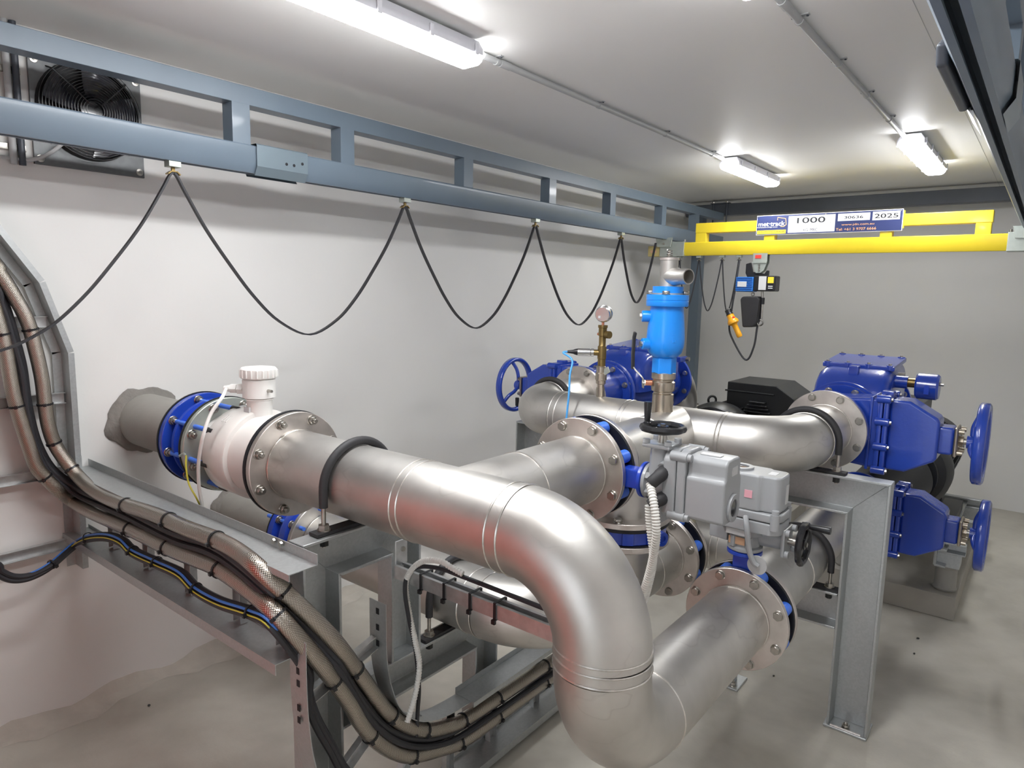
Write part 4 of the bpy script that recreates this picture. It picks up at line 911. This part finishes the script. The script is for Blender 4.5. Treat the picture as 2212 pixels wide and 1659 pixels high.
def gate_valve(label, x, y, z, s, L=.27):
    """bore along Y from y to y+L, stem pointing to s*X"""
    S_ = X_*s; t = thing('gate_valve', label, 'valve', (x, y+L/2, z-FR), 'blue gate valves with side handwheels'); c = V((x, y+L/2, z))
    f = MB().ring((x, y, z), (x, y+.02, z), FR, .1, 56).build('flange', 'blue_paint', t, bevel=.002, bseg=1)
    f = MB().ring((x, y+L-.02, z), (x, y+L, z), FR, .1, 56).build('flange', 'blue_paint', t, bevel=.002, bseg=1)
    bolts(f, (x, y+L-.02, z), -Y_, 8, BC, BOLT)
    MB().cyl((x, y+.018, z), (x, y+L-.018, z), .125, n=48).build('bore_barrel', 'blue_paint', t)
    MB().prism([(.0, -.135), (.19, -.15), (.205, -.15), (.205, .15), (.19, .15), (.0, .135)], c-Y_*.085, S_, Z_, Y_*.17).build('body', 'blue_paint', t, bevel=.014, bseg=3)
    MB().prism([(.155, -.155), (.168, -.157), (.168, .157), (.155, .155)], c-Y_*.09, S_, Z_, Y_*.18).build('body_rib', 'blue_paint', t, bevel=.004)
    MB().prism([(.188, -.165), (.208, -.165), (.208, .165), (.188, .165)], c-Y_*.1, S_, Z_, Y_*.2).build('body_joint_flange', 'blue_paint', t, bevel=.006)
    bf = MB().prism([(.210, -.165), (.23, -.165), (.23, .165), (.210, .165)], c-Y_*.1, S_, Z_, Y_*.2).build('bonnet_flange', 'blue_paint', t, bevel=.006)
    for yy in (-1, 1):
        for zz in (-.15, -.05, .055, .15):
            MB().cyl(c+S_*.182+Y_*(yy*.098)+Z_*zz, c+S_*.236+Y_*(yy*.098)+Z_*zz, .0165, n=16).build('bolt_boss', 'blue_paint', t, bevel=.004)
            inst('bolt', SMALLBOLT, bf, c+S_*.236+Y_*(yy*.098)+Z_*zz, euler(S_))
    MB().obox(c+S_*.209+Z_*.166, S_*.022, Y_*.025, Z_*.01).build('lifting_lug', 'blue_paint', t, bevel=.004)
    MB().prism([(.228, -.148), (.30, -.148), (.40, -.09), (.41, -.075), (.41, .075), (.40, .09), (.30, .148), (.228, .148)], c-Y_*.07, S_, Z_, Y_*.14).build('bonnet', 'blue_paint', t, bevel=.012, bseg=3)
    MB().obox(c+S_*.43, S_*.03, Y_*.05, Z_*.056).build('stuffing_box', 'blue_paint', t, bevel=.012, bseg=3)
    gp = MB().obox(c+S_*.466, S_*.007, Y_*.055, Z_*.06).build('gland_plate', 'nickel', t, bevel=.006)
    for yy in (-1, 1):
        for zz in (-1, 1): MB().cyl(c+S_*.473+Y_*(yy*.038)+Z_*(zz*.043), c+S_*.492+Y_*(yy*.038)+Z_*(zz*.043), .01, n=14).build('gland_screw', 'nickel', gp)
    MB().hexn(c+S_*.473, S_, .024, .016).build('gland_nut', 'nickel', t)
    MB().lathe(c+S_*.488, S_, [(.013, 0), (.013, .012), (.009, .014), (.009, .05)], 16).build('stem', 'bolt_steel', t)
    handwheel(t, c+S_*.548, S_, .163)
    return t
XP = XRT-.01
gate_valve('blue gate valve with handwheel to the right of the upper right header flange', XP, 3.087, ZU, 1)
gate_valve('lower blue gate valve with handwheel behind the portal frame leg', XP+.02, 3.542, .635, 1)
gate_valve('blue gate valve with open handwheel by the left wall', XLF, 3.067, ZU, -1)

# ------------------------------------------------------------------ swing check valves
def check_valve(label, x, y0, y1, z, weight):
    t = thing('check_valve', label, 'valve', (x, (y0+y1)/2, z-FR), 'blue swing check valves')
    f = MB().ring((x, y0, z), (x, y0+.024, z), FR+.012, .1, 56).build('inlet_flange', 'blue_paint', t, bevel=.002, bseg=1); bolts(f, (x, y0, z), -Y_, 8, BC+.006)
    f = MB().ring((x, y1-.024, z), (x, y1, z), FR+.012, .1, 56).build('outlet_flange', 'blue_paint', t, bevel=.002, bseg=1); bolts(f, (x, y1-.024, z), -Y_, 8, BC+.006)
    L = y1-y0
    MB().lathe((x, y0+.02, z), Y_, [(.118, 0), (.125, L*.15), (.155, L*.38), (.165, L*.55), (.14, L*.8), (.118, L-.04)], 48).build('barrel', 'blue_paint', t)
    # domed bonnet rising to the inclined cover
    ya, yb = y0+.1, y0+L*.76; P = []
    RW = ((ya, .06, .8), (ya+.02, .13, .92), (ya+.06, .185, .98), (ya+.11, .218, 1), (ya+.19, .232, 1), (yb-.02, .246, 1), (yb, .24, .98))
    for (yy, hh, ww) in RW:
        for i in range(21):
            a = math.pi*i/20; cx = math.cos(a); sz = math.sin(a)
            P.append(V((x-.168*ww*math.copysign(abs(cx)**.26, cx), yy, z+hh*sz**.3 if 0 < i < 20 else z)))
    nr = len(RW)
    Fs = [(k*21+i, k*21+i+1, (k+1)*21+i+1, (k+1)*21+i) for k in range(nr-1) for i in range(20)]+[tuple(range(20, -1, -1)), tuple(range((nr-1)*21, nr*21))]
    MB().add(P, Fs).build('bonnet', 'blue_paint', t, ang=50)
    cy, hl = (ya+.16+yb+.005)/2, (yb+.005-ya-.16)/2
    cov = MB().obox((x, cy, z+.242), X_*.16, V((0, hl, .012)), V((0, -.0006, .012))).build('cover', 'blue_paint', t, bevel=.006)
    for i in range(4):
        for k in (-1, 1):
            p = V((x-.138+.092*i, cy+k*(hl-.014), z+.243+k*.011))
            MB().cyl(p+V((0, 0, -.012)), p+V((0, 0, .014)), .017, n=16).build('bolt_boss', 'blue_paint', t, bevel=.003); inst('bolt', SMALLBOLT, cov, p+V((0, 0, .014)))
    MB().obox((x+.0, ya+.1, z+.21), X_*.022, Y_*.024, Z_*.03).build('lifting_lug', 'blue_paint', t, bevel=.006)
    yh = y0+.3
    MB().cyl((x+.15, yh, z+.17), (x+.215, yh, z+.17), .03, n=20).build('hinge_boss', 'blue_paint', t); MB().hexn((x+.165, yh+.03, z+.2), X_, .012, .03).build('hinge_bolt', 'bolt_steel', t)
    if weight:
        MB().cyl((x+.2, yh, z+.17), (x+.262, yh, z+.17), .022, n=18).build('hinge_shaft', 'brass', t)
        MB().lathe((x+.25, yh-.01, z+.16), X_, [(.052, 0), (.06, .008), (.06, .085), (.052, .094)], 36).build('counterweight', 'blue_paint', t)
        MB().cyl((x+.344, yh-.01, z+.175), (x+.36, yh-.01, z+.175), .008, n=10).build('weight_screw', 'bolt_steel', t)
        MB().obox((x+.3, yh-.07, z+.15), X_*.01, Y_*.0015, Z_*.02).build('cast_mark', 'valve_blue', t)
    else:
        MB().obox((x+.22, yh+.22, z+.17), X_*.014, Y_*.05, Z_*.016).build('lever', 'blue_paint', t, bevel=.005); MB().hexn((x+.234, yh+.25, z+.17), X_, .014, .02).build('lever_bolt', 'bolt_steel', t)
    return t
check_valve('blue swing check valve with round counterweight above the right gate valve', XP, 3.36, 4.12, ZU, True)
check_valve('blue swing check valve behind the brass gauge stack at the left', XLF, 3.34, 4.12, ZU, False)

# ------------------------------------------------------------------ pumps on sprung bases and plinths
def pump(side, x, xs, z, yv, sg, xi):
    """x = discharge line, xs = shaft line"""
    E_ = thing('outlet_elbow', 'short stainless elbow turning down behind the '+side+' check valve', 'pipe', (x, 4.3, .9))
    flange(E_, (x, 4.122, ZU), Y_, 1, 'stainless', name='flange'); elbow(E_, (x, 4.37, ZU), Y_, -Z_, R=.2)
    MB().ring((x, 4.37, .9), (x, 4.37, .925), FR, .1, 48).build('flange', 'stainless', E_, bevel=.002, bseg=1); bolts(E_, (x, 4.37, .925), Z_, 8)
    weld(E_, (x, 4.17, ZU), Y_)
    t = thing('pump_set', 'black close-coupled pump and motor under the '+side+' check valve', 'pump', (xs, 4.6, .28))
    MB().lathe((xs, 4.24, z), Y_, [(.11, 0), (.13, .03), (.2, .05), (.225, .09), (.225, .17), (.19, .21), (.16, .25)], 48).build('volute', 'black_paint', t)
    MB().ring((xs, 4.2, z), (xs, 4.24, z), FR, .1, 48).build('suction_flange', 'black_paint', t)
    MB().tube(spline([(xs-.12, 4.37, z+.02), (x-.02, 4.37, z+.1), (x, 4.37, z+.15), (x, 4.37, .885)], 5), .1, n=28).build('discharge_neck', 'black_paint', t)
    MB().ring((x, 4.37, .87), (x, 4.37, .9), FR, .09, 48).build('discharge_flange', 'black_paint', t)
    b = MB().cyl((xs, 4.5, z), (xs, 5.12, z), .175, n=48); b.build('motor', 'black_paint', t)
    for i in range(30):
        a = 2*math.pi*i/30
        if abs(math.sin(a)) > .93 and math.sin(a) > 0: continue
        d_ = V((math.cos(a), 0, math.sin(a))); MB().obox(V((xs, 4.8, z))+d_*.185, d_*.018, Y_*.27, Y_.cross(d_)*.0025).build('cooling_fin', 'black_paint', t)
    MB().lathe((xs, 4.47, z), Y_, [(.14, 0), (.2, .02), (.205, .045), (.2, .06)], 48).build('end_shield', 'black_paint', t)
    MB().lathe((xs, 5.1, z), Y_, [(.2, 0), (.2, .14), (.17, .17)], 40).build('fan_cowl', 'black_paint', t)
    db = MB().prism([(-.02, .14), (.4, .14), (.43, .2), (.43, .27), (.31, .345), (-.02, .345)], (xs, 4.58, z), X_*sg, Z_, Y_*.42).build('drive_box', 'black_paint', t, bevel=.008)
    for i in range(4): MB().obox((xs+sg*.2, 4.565, z+.16+.022*i), X_*(.09-.012*i), Y_*.02, Z_*.004).build('box_rib', 'black_paint', db, bevel=.002, bseg=1)
    MB().cyl((xs-sg*.03, 4.575, z+.285), (xs+sg*.3, 4.575, z+.285), .006, n=8).build('box_edge', 'black_paint', db)
    MB().tube(arc((xs-sg*.09, 4.5, z+.215), V((.7, .7, 0)), Z_, .028, 0, 6.28, 18), .008, n=8).build('lifting_eye', 'black_paint', t)
    # galvanised base frame, channels across and along
    for xx in (xs-.2, xs+.2): channel(t, (xx, 4.15, .33), (xx, 5.4, .33), Z_, X_ if xx > xs else -X_, .1, .05, name='base_channel')
    for yy in (4.25, 4.75, 5.3): channel(t, (xs-.32, yy, .375), (xs+.33, yy, .375), Z_, -Y_, .06, .05, name='cross_channel')
    MB().box(xs-.24, xs-.14, 4.55, 5.05, .38, .44).build('motor_foot', 'black_paint', t, bevel=.004); MB().box(xs+.14, xs+.24, 4.55, 5.05, .38, .44).build('motor_foot', 'black_paint', t, bevel=.004)
    for xx in (xs-.12, xs+.12): MB().prism([(0, .38), (.05, .38), (.05, z-.1), (0, z-.16)], (xx-.03, 4.75, 0), Y_, Z_, X_*.06).build('motor_bracket', 'black_paint', t)
    for xx in (xs-.25, xs+.25):
        for yy in (4.26, 5.3):
            m_ = MB().lathe((xx, yy, .132), Z_, [(.055, 0), (.058, .01), (.052, .02), (.052, .12), (.056, .125), (.056, .148)], 28); m_.build('spring_mount', 'grey_pipe', t)
            MB().box(xx-.06, xx+.06, yy-.06, yy+.06, .27, .345).build('mount_bracket', 'galvanised', t)
    s_ = MB().cyl((xi, yv, .64), (xs, 4.2, z), .115, .165, n=40).build('suction_cone', 'black_paint', t)
    return t
pump('right', XP, -.56, .74, 3.83, -1, XP+.02)
pump('left', XLF, -1.69, .76, 3.61, 1, -1.87)
p = MB().box(-1.0, -.245, 4.152, 5.74, 0, .13).build('concrete_plinth', 'concrete_plinth', bevel=.006); tag(p, 'low concrete plinth under the right pump', 'plinth')
p = MB().box(-2.3, -1.35, 4.152, 5.74, 0, .13).build('concrete_plinth', 'concrete_plinth', bevel=.006); tag(p, 'low concrete plinth under the left pump', 'plinth')

# ------------------------------------------------------------------ cable ladders
def lip_rail(parent, p0, p1, outw, up, w=.085, lip=.018, ups=.03, name='side_rail', m='galvanised'):
    """thin pressed rail: flat face of width w (along -outw from the upstand edge), lip folded down at the near edge, upstand at the far edge"""
    p0 = V(p0); p1 = V(p1); o = V(outw); u = V(up); th = .0022
    prof = [(0, ups), (0, 0), (w, 0), (w, -lip), (w-th, -lip), (w-th, -th), (-th, -th), (-th, ups)]
    return MB().prism(prof, p0, o, u, p1-p0).build(name, m, parent)
def strut(parent, p0, p1, face, side, w=.04, d=.022, name='rung', slots=True):
    p0 = V(p0); p1 = V(p1); f = V(face); s_ = V(side); L = (p1-p0).length; ax = (p1-p0).normalized(); th = .002
    prof = [(-w/2, 0), (-w/2, d), (-w/2+th, d), (-w/2+th, th), (w/2-th, th), (w/2-th, d), (w/2, d), (w/2, 0)]
    r = MB().prism(prof, p0, s_, f, p1-p0).build(name, 'galvanised_strut', parent)
    if slots:
        n = int(L/.03); m_ = MB()
        for i in range(n): m_.obox(p0+ax*((i+.5)*L/n)-f*.0006, ax*.008, s_*.005, f*.0012)
        if n: m_.build('slots', 'gasket', r)
    return r
# ladder running out from the wall along the flow meter line
t = thing('cable_ladder', 'galvanised cable ladder on edge running out from the left wall', 'cable ladder', (-2.2, .97, .7))
lip_rail(t, (XL+.01, 1.015, .982), (-1.43, 1.015, .982), -Y_, Z_, w=.085, ups=.028)
lip_rail(t, (XL+.01, 1.0, .735), (-1.47, 1.0, .735), -Y_, Z_, w=.09, ups=.012, lip=.03)
for x in (-2.6, -2.32, -2.03, -1.745, -1.53): strut(t, (x, .985, .738), (x, .985, .975), -Y_, X_)
for z in (.735, .98): MB().prism([(0, 0), (.05, 0), (.05, .045), (0, .05)], (XL+.001, .945, z), Y_, Z_, X_*.004).build('wall_bracket', 'galvanised', t)
for x in (-1.62, -1.585): inst('bolt', SMALLBOLT, t, (x, 1.012, 1.0), euler(-Y_))
# ladder standing on the wall, bending away at the top
t = thing('cable_ladder', 'galvanised cable ladder standing on the left wall at the picture edge', 'cable ladder', (XL, .75, .6))
xr = XL+.02
path = [(.945, .6), (.945, 1.435), (.87, 1.69), (.735, 1.9), (.5, 2.06), (.1, 2.17), (-.5, 2.2)]
for i in range(6):
    (ya, za), (yb, zb) = path[i], path[i+1]; d_ = V((0, yb-ya, zb-za)).normalized(); nrm = V((0, -d_.z, d_.y))
    lip_rail(t, (xr, ya, za), (xr, yb, zb), X_, -nrm if nrm.y > 0 else nrm, w=.07, ups=.03, lip=.02)
for z in (.7, .985, 1.265, 1.55): strut(t, (xr+.01, .3, z), (xr+.01, .94 if z < 1.5 else .9, z), X_, Z_)
lip_rail(t, (xr, .3, .6), (xr, .3, 1.75), X_, Y_, w=.07, ups=.03, lip=.02)
# ladder section dropping and bending along the floor
t = thing('cable_ladder', 'bent galvanised cable ladder curving down to the floor in front of the frame', 'cable ladder', (-1.46, 1.5, 0))
xa, xb = -1.497, -1.425
def bar(pts, nm='flat_rail'):
    pts = [V((0, y, z)) for y, z in pts]; P = spline(pts, 6); return MB().tube([V(((xa+xb)/2, p.y, p.z)) for p in P], .01, flat=((xb-xa)/2, .0012), up=X_).build(nm, 'galvanised', t)
b1 = bar([(1.243, .79), (1.243, .7), (1.246, .62), (1.262, .53), (1.30, .435), (1.37, .36), (1.47, .315), (1.6, .3), (1.72, .3)])
b2 = bar([(.972, .785), (.972, .66), (.977, .55), (.993, .43), (1.03, .31), (1.09, .2), (1.18, .11), (1.3, .055), (1.45, .04), (1.6, .04)])
for bb, y, zs in ((b1, 1.243, (.76, .71, .66)), (b2, .972, (.755, .695, .66, .59, .555))):
    for z in zs: MB().obox(((xa+xb)/2, y-.002, z), X_*.006, Y_*.0008, Z_*.009).build('slot', 'gasket', bb)
lip_rail(t, (xa, 1.62, .302), (xa, 2.6, .302), X_, Z_, w=.085, ups=.022, lip=.018)
lip_rail(t, (xa, 1.55, .05), (xa, 2.6, .05), X_, Z_, w=.095, ups=.012, lip=.03)
for y in (1.56, 1.79, 2.06, 2.33): strut(t, (xa+.012, y, .05), (xa+.012, y, .298), X_, Y_)
for (ya, za), (yb, zb) in (((.978, .585), (1.243, .66)), ((1.05, .27), (1.3, .43)), ((1.28, .065), (1.44, .325))):
    a_ = V((xa+.012, ya, za)); b_ = V((xa+.012, yb, zb)); d_ = (b_-a_).normalized(); strut(t, a_, b_, X_, d_.cross(X_))

# ------------------------------------------------------------------ armoured hoses, cables and ties
def path3(pxs, wall=-2.80, yt=.93, xt2=-1.445, x_lo=150, x_hi=606, x_hi2=645):
    P = []
    for x, y in pxs:
        if x < x_lo: P.append(at(x, y, X=wall))
        elif x <= x_hi: P.append(at(x, y, Y=yt))
        elif x >= x_hi2: P.append(at(x, y, X=xt2))
    return P
HOSE1 = [(-30, 555), (0, 592), (32, 642), (60, 696), (76, 753), (90, 816), (97, 873), (106, 925), (124, 970), (168, 1028), (205, 1060), (252, 1084), (336, 1112), (400, 1140), (468, 1166), (520, 1195), (576, 1243), (607, 1272), (712, 1374), (768, 1446), (812, 1507), (840, 1541), (875, 1566), (917, 1577), (963, 1570), (999, 1556), (1074, 1508), (1177, 1438), (1260, 1384)]
HOSE2 = [(-45, 560), (-20, 640), (0, 708), (12, 755), (26, 835), (38, 885), (58, 950), (78, 1006), (97, 1030), (127, 1060), (159, 1084), (196, 1106), (243, 1127), (300, 1152), (373, 1188), (430, 1210), (475, 1230), (542, 1277), (600, 1330), (684, 1424), (721, 1470), (756, 1520), (780, 1562), (810, 1597), (851, 1624), (890, 1632), (944, 1620), (1000, 1600), (1074, 1548), (1175, 1474), (1260, 1415)]
hoses = []
for k, (pp, lab) in enumerate(((HOSE1, 'upper braided metal hose with clear sleeve following the cable ladder'), (HOSE2, 'lower braided metal hose with clear sleeve following the cable ladder'))):
    P = spline([V((-2.82, -.5-.05*k, 2.16-.12*k)), V((-2.82, .1-.06*k, 2.1-.12*k)), V((-2.82, .46-.09*k, 2.0-.12*k))]+path3(pp, -2.82), 7); o = MB().tube(P, .0235, n=20, uvs=1.0).build('braided_hose', 'braid'); tag(o, lab, 'hose', 'braided hoses on the cable ladder'); hoses.append(P)
BUN = [(-30, 590), (5, 655), (30, 735), (47, 800), (58, 880), (78, 960), (112, 1020), (170, 1062), (215, 1082), (271, 1106), (325, 1134), (383, 1161), (441, 1178), (492, 1206), (576, 1277), (608, 1308), (712, 1415), (745, 1462), (777, 1514), (805, 1551), (842, 1581), (889, 1597), (944, 1594), (990, 1575), (1065, 1526), (1180, 1448), (1262, 1396)]
base = spline([V((-2.84, -.5, 2.1)), V((-2.84, .08, 2.04)), V((-2.84, .43, 1.95))]+path3(BUN, -2.84, .94, -1.455), 7)
for k, (dy, dz, dx) in enumerate(((.012, .012, .0), (-.012, .014, .014), (.014, -.012, -.012), (-.01, -.012, .02))):
    o = MB().tube([p+V((dx, dy*.6, dz)) for p in base], .0105, n=10).build('power_cable', 'cable_black'); tag(o, 'black power cable strapped between the two braided hoses', 'cable', 'black cables between the braided hoses')
LOW = [(-25, 1215), (0, 1236), (30, 1247), (68, 1242), (112, 1219), (160, 1178), (190, 1161), (231, 1157), (264, 1168), (288, 1190), (339, 1214), (390, 1238), (424, 1271), (475, 1299), (542, 1321), (590, 1348), (661, 1446), (665, 1500), (680, 1550), (712, 1608), (760, 1680), (860, 1720), (990, 1668), (1080, 1595), (1186, 1512), (1260, 1455)]
base2 = spline([V((-2.76, .1, 1.0)), V((-2.76, .42, .86))]+path3(LOW, -2.76, .915, -1.468), 7)
for k, (m_, dy, dz, r, lb) in enumerate((('cable_black', .006, .001, .0105, 'black cable in the thin bundle dipping at the left picture edge'), ('cable_black', -.004, -.011, .0095, 'second black cable in the thin bundle dipping at the left picture edge'), ('cable_blue', -.008, .007, .0036, 'blue cable in the thin bundle dipping at the left picture edge'), ('cable_green_yellow', -.012, -.004, .0022, 'green and yellow earth wire in the thin bundle dipping at the left picture edge'))):
    o = MB().tube([p+V((0, dy, dz)) for p in base2], r, n=9).build('control_cable', m_); tag(o, lb, 'cable', 'thin cable bundle on the lower ladder rail')
def tie(P, pxl, r, label, grp):
    i = min(range(2, len(P)-2), key=lambda k: (proj(P[k])-V((pxl[0], pxl[1]))).length)
    d_ = (P[i+1]-P[i-1]).normalized(); a, b, x = frame_of(d_)
    m_ = MB().tube([P[i]+(a*math.cos(2*math.pi*j/24)+b*math.sin(2*math.pi*j/24))*r for j in range(24)], .003, flat=(.0035, .0012), up=d_, closed=True)
    q = (CAM-P[i]); q = (q-d_*q.dot(d_)).normalized(); h_ = (q-Z_*.8).normalized(); h_ = (h_-d_*h_.dot(d_)).normalized(); m_.obox(P[i]+h_*(r+.003), h_*.005, d_*.005, d_.cross(h_)*.005)
    return tag(m_.build('cable_tie', 'black_plastic'), label, 'cable tie', grp)
def proj(p):
    q = p-CAM; z = q.dot(_d); return V((1106+F_PX*q.dot(_r)/z, 829.5-F_PX*q.dot(_u)/z))
ORD = 'first second third fourth fifth sixth seventh eighth ninth tenth eleventh twelfth thirteenth fourteenth'.split()
for pp, P, nm in ((((66, 708), (100, 870), (119, 958), (150, 1015), (268, 1100), (362, 1128), (468, 1170), (603, 1270), (770, 1450), (843, 1545), (919, 1578), (998, 1557), (1075, 1508), (1175, 1440)), hoses[0], 'upper'), (((5, 720), (40, 880), (97, 1030), (280, 1143), (367, 1186), (473, 1228), (600, 1335), (722, 1471), (798, 1590), (890, 1632), (993, 1603), (1073, 1549), (1170, 1480)), hoses[1], 'lower')):
    for k, q in enumerate(pp): tie(P, q, .0252, ORD[k]+' black cable tie from the picture edge on the '+nm+' braided hose', 'cable ties on the '+nm+' braided hose')
for k, q in enumerate(((112, 1219), (190, 1161), (288, 1190), (339, 1214), (424, 1271), (542, 1321), (1080, 1595))): tie(base2, q, .017, ORD[k]+' black cable tie from the picture edge on the thin cable bundle', 'cable ties on the thin cable bundle')

# ------------------------------------------------------------------ strut rail with small cables beside the goal-post frame
t = thing('strut_rail', 'galvanised strut rail reaching from the frame leg behind the drop pipe', 'rail', (-1.2, 1.385, .82))
MB().prism([(0, 0), (.041, 0), (.041, .041), (.031, .041), (.031, .034), (.038, .034), (.038, .003), (.003, .003), (.003, .034), (.01, .034), (.01, .041), (0, .041)], (-1.503, 1.345, .815), Y_, Z_, X_*.62).build('channel', 'galvanised_strut', t)
MB().box(-1.507, -1.503, 1.35, 1.40, .85, .93).build('end_plate', 'galvanised_strut', t, bevel=.002, bseg=1); inst('bolt', SMALLBOLT, t, (-1.503, 1.378, .9), euler(X_))
ys_ = 1.34
o = MB().tube(spline([at(899, 1590, X=-1.43), at(902, 1540, X=-1.43), at(905, 1480, X=-1.43), at(897, 1400, X=-1.43), at(884, 1340, X=-1.43), at(875, 1280, X=-1.43), at(880, 1245, Y=1.335), at(905, 1225, Y=1.34), at(950, 1228, Y=1.345), at(1000, 1246, Y=1.355), at(1080, 1277, Y=1.36), at(1190, 1320, Y=1.36)], 7), .0065, n=10).build('signal_cable', 'cable_black'); tag(o, 'black cable hanging from the strut rail beside the frame leg', 'cable')
Pc = [at(868, 1425, X=-1.42), at(885, 1500, X=-1.42), at(900, 1440, X=-1.42)]
corrugated('thin white corrugated conduit looping off the strut rail', [at(880, 1560, X=-1.41), at(897, 1500, X=-1.415), at(906, 1440, X=-1.42), at(898, 1390, X=-1.425), at(888, 1345, X=-1.43), at(879, 1295, X=-1.44), at(877, 1258, Y=1.335), at(890, 1230, Y=1.335), at(915, 1212, Y=1.335), at(950, 1212, Y=1.34), at(975, 1226, Y=1.345), at(1000, 1240, Y=1.352)], .009)
for k, x in enumerate((-1.385, -1.29, -1.19, -1.10)):
    m_ = MB().tube([(x, 1.341, .812), (x, 1.341, .862), (x, 1.39, .862), (x, 1.39, .812)], .002, flat=(.004, .0013), up=X_, closed=True); m_.box(x-.006, x+.006, 1.334, 1.342, .803, .815)
    tag(m_.build('cable_tie', 'black_plastic'), ORD[k]+' black cable tie from the frame leg on the strut rail', 'cable tie', 'cable ties on the strut rail')

# ------------------------------------------------------------------ unseen orange locker added left of view so hi-vis orange reflects in the pipes
t = thing('orange_reflector', 'added orange red locker standing left of the cable ladder outside the picture', 'reflector', (-1.8, -.05, 0))
lx0, lx1, ly0, ly1 = -2.1, -1.48, -.35, .25
MB().box(lx0, lx1, ly0, ly1, .05, 1.4).build('body', 'hi_vis', t, bevel=.006)
for k in (0, 1):
    w_ = (lx1-lx0)/2; dr = MB().box(lx0+w_*k+.006, lx0+w_*(k+1)-.006, ly1, ly1+.006, .07, 1.38).build('door', 'hi_vis', t, bevel=.002, bseg=1)
    hx = (lx0+lx1)/2+(-.05 if k == 0 else .035); MB().box(hx, hx+.015, ly1+.006, ly1+.018, .65, .77).build('handle', 'black_plastic', dr, bevel=.003)
MB().box(lx0+.02, lx1-.02, ly0+.02, ly1-.02, 0, .05).build('base', 'black_paint', t)
rnd = random.Random(5); n = 60; P = []; ya, yb = .2, 3.2
for i in range(n+1):
    y = ya+(yb-ya)*i/n; wd = .1+.035*math.sin(i*.55)+.02*math.sin(i*1.7+1)+rnd.uniform(-.012, .012); hh = .035+.015*math.sin(i*.8)+rnd.uniform(-.006, .006)
    P += [V((XL, y, max(.012, hh))), V((XL+wd*.35, y, .008+rnd.uniform(0, .004))), V((XL+wd, y, .0006))]
mo = MB().add(P, [(3*i+k, 3*i+k+1, 3*i+k+4, 3*i+k+3) for i in range(n) for k in (0, 1)]).build('trim_2', 'mortar_pale'); struct(mo)

# small dark chips left on the floor
for k, (x, y) in enumerate(((1871, 1348), (1975, 1413), (1983, 1380), (1671, 1461), (427, 1430), (322, 1525))):
    p = at(x, y, Z=0); r = random.Random(k); m_ = MB().ball(p+V((0, 0, .0035)), .005, 8, (r.uniform(.8, 1.5), r.uniform(.7, 1.4), .7))
    m_.v = [v+V((r.uniform(-.001, .001), r.uniform(-.001, .001), 0)) for v in m_.v]
    tag(m_.build('debris_chip', 'black_paint'), 'tiny dark debris chip on the floor '+('beside the portal leg just off the plinth', 'right of the portal leg', 'right of the portal leg nearer the plinth', 'below the low right valve flange', 'at the foot of the left wall', 'on the open floor left of the bent ladder')[k], 'debris', 'dark chips scattered on the floor')

# rounded grey drive unit on the flank of the right runway
t = thing('runway_drive', 'rounded grey box fixed to the side of the right crane runway', 'junction box', (-.24, 1.65, 2.15))
MB().prism([(1.62, 2.15), (2.02, 2.15), (2.07, 2.165), (2.07, 2.21), (1.64, 2.21), (1.6, 2.19)], (-.23, 0, 0), Y_, Z_, X_*.022).build('case', 'dark_steel', t, bevel=.008, bseg=3)
MB().box(-.232, -.229, 1.66, 1.76, 2.165, 2.2).build('label', 'label_silver', t, bevel=.002)
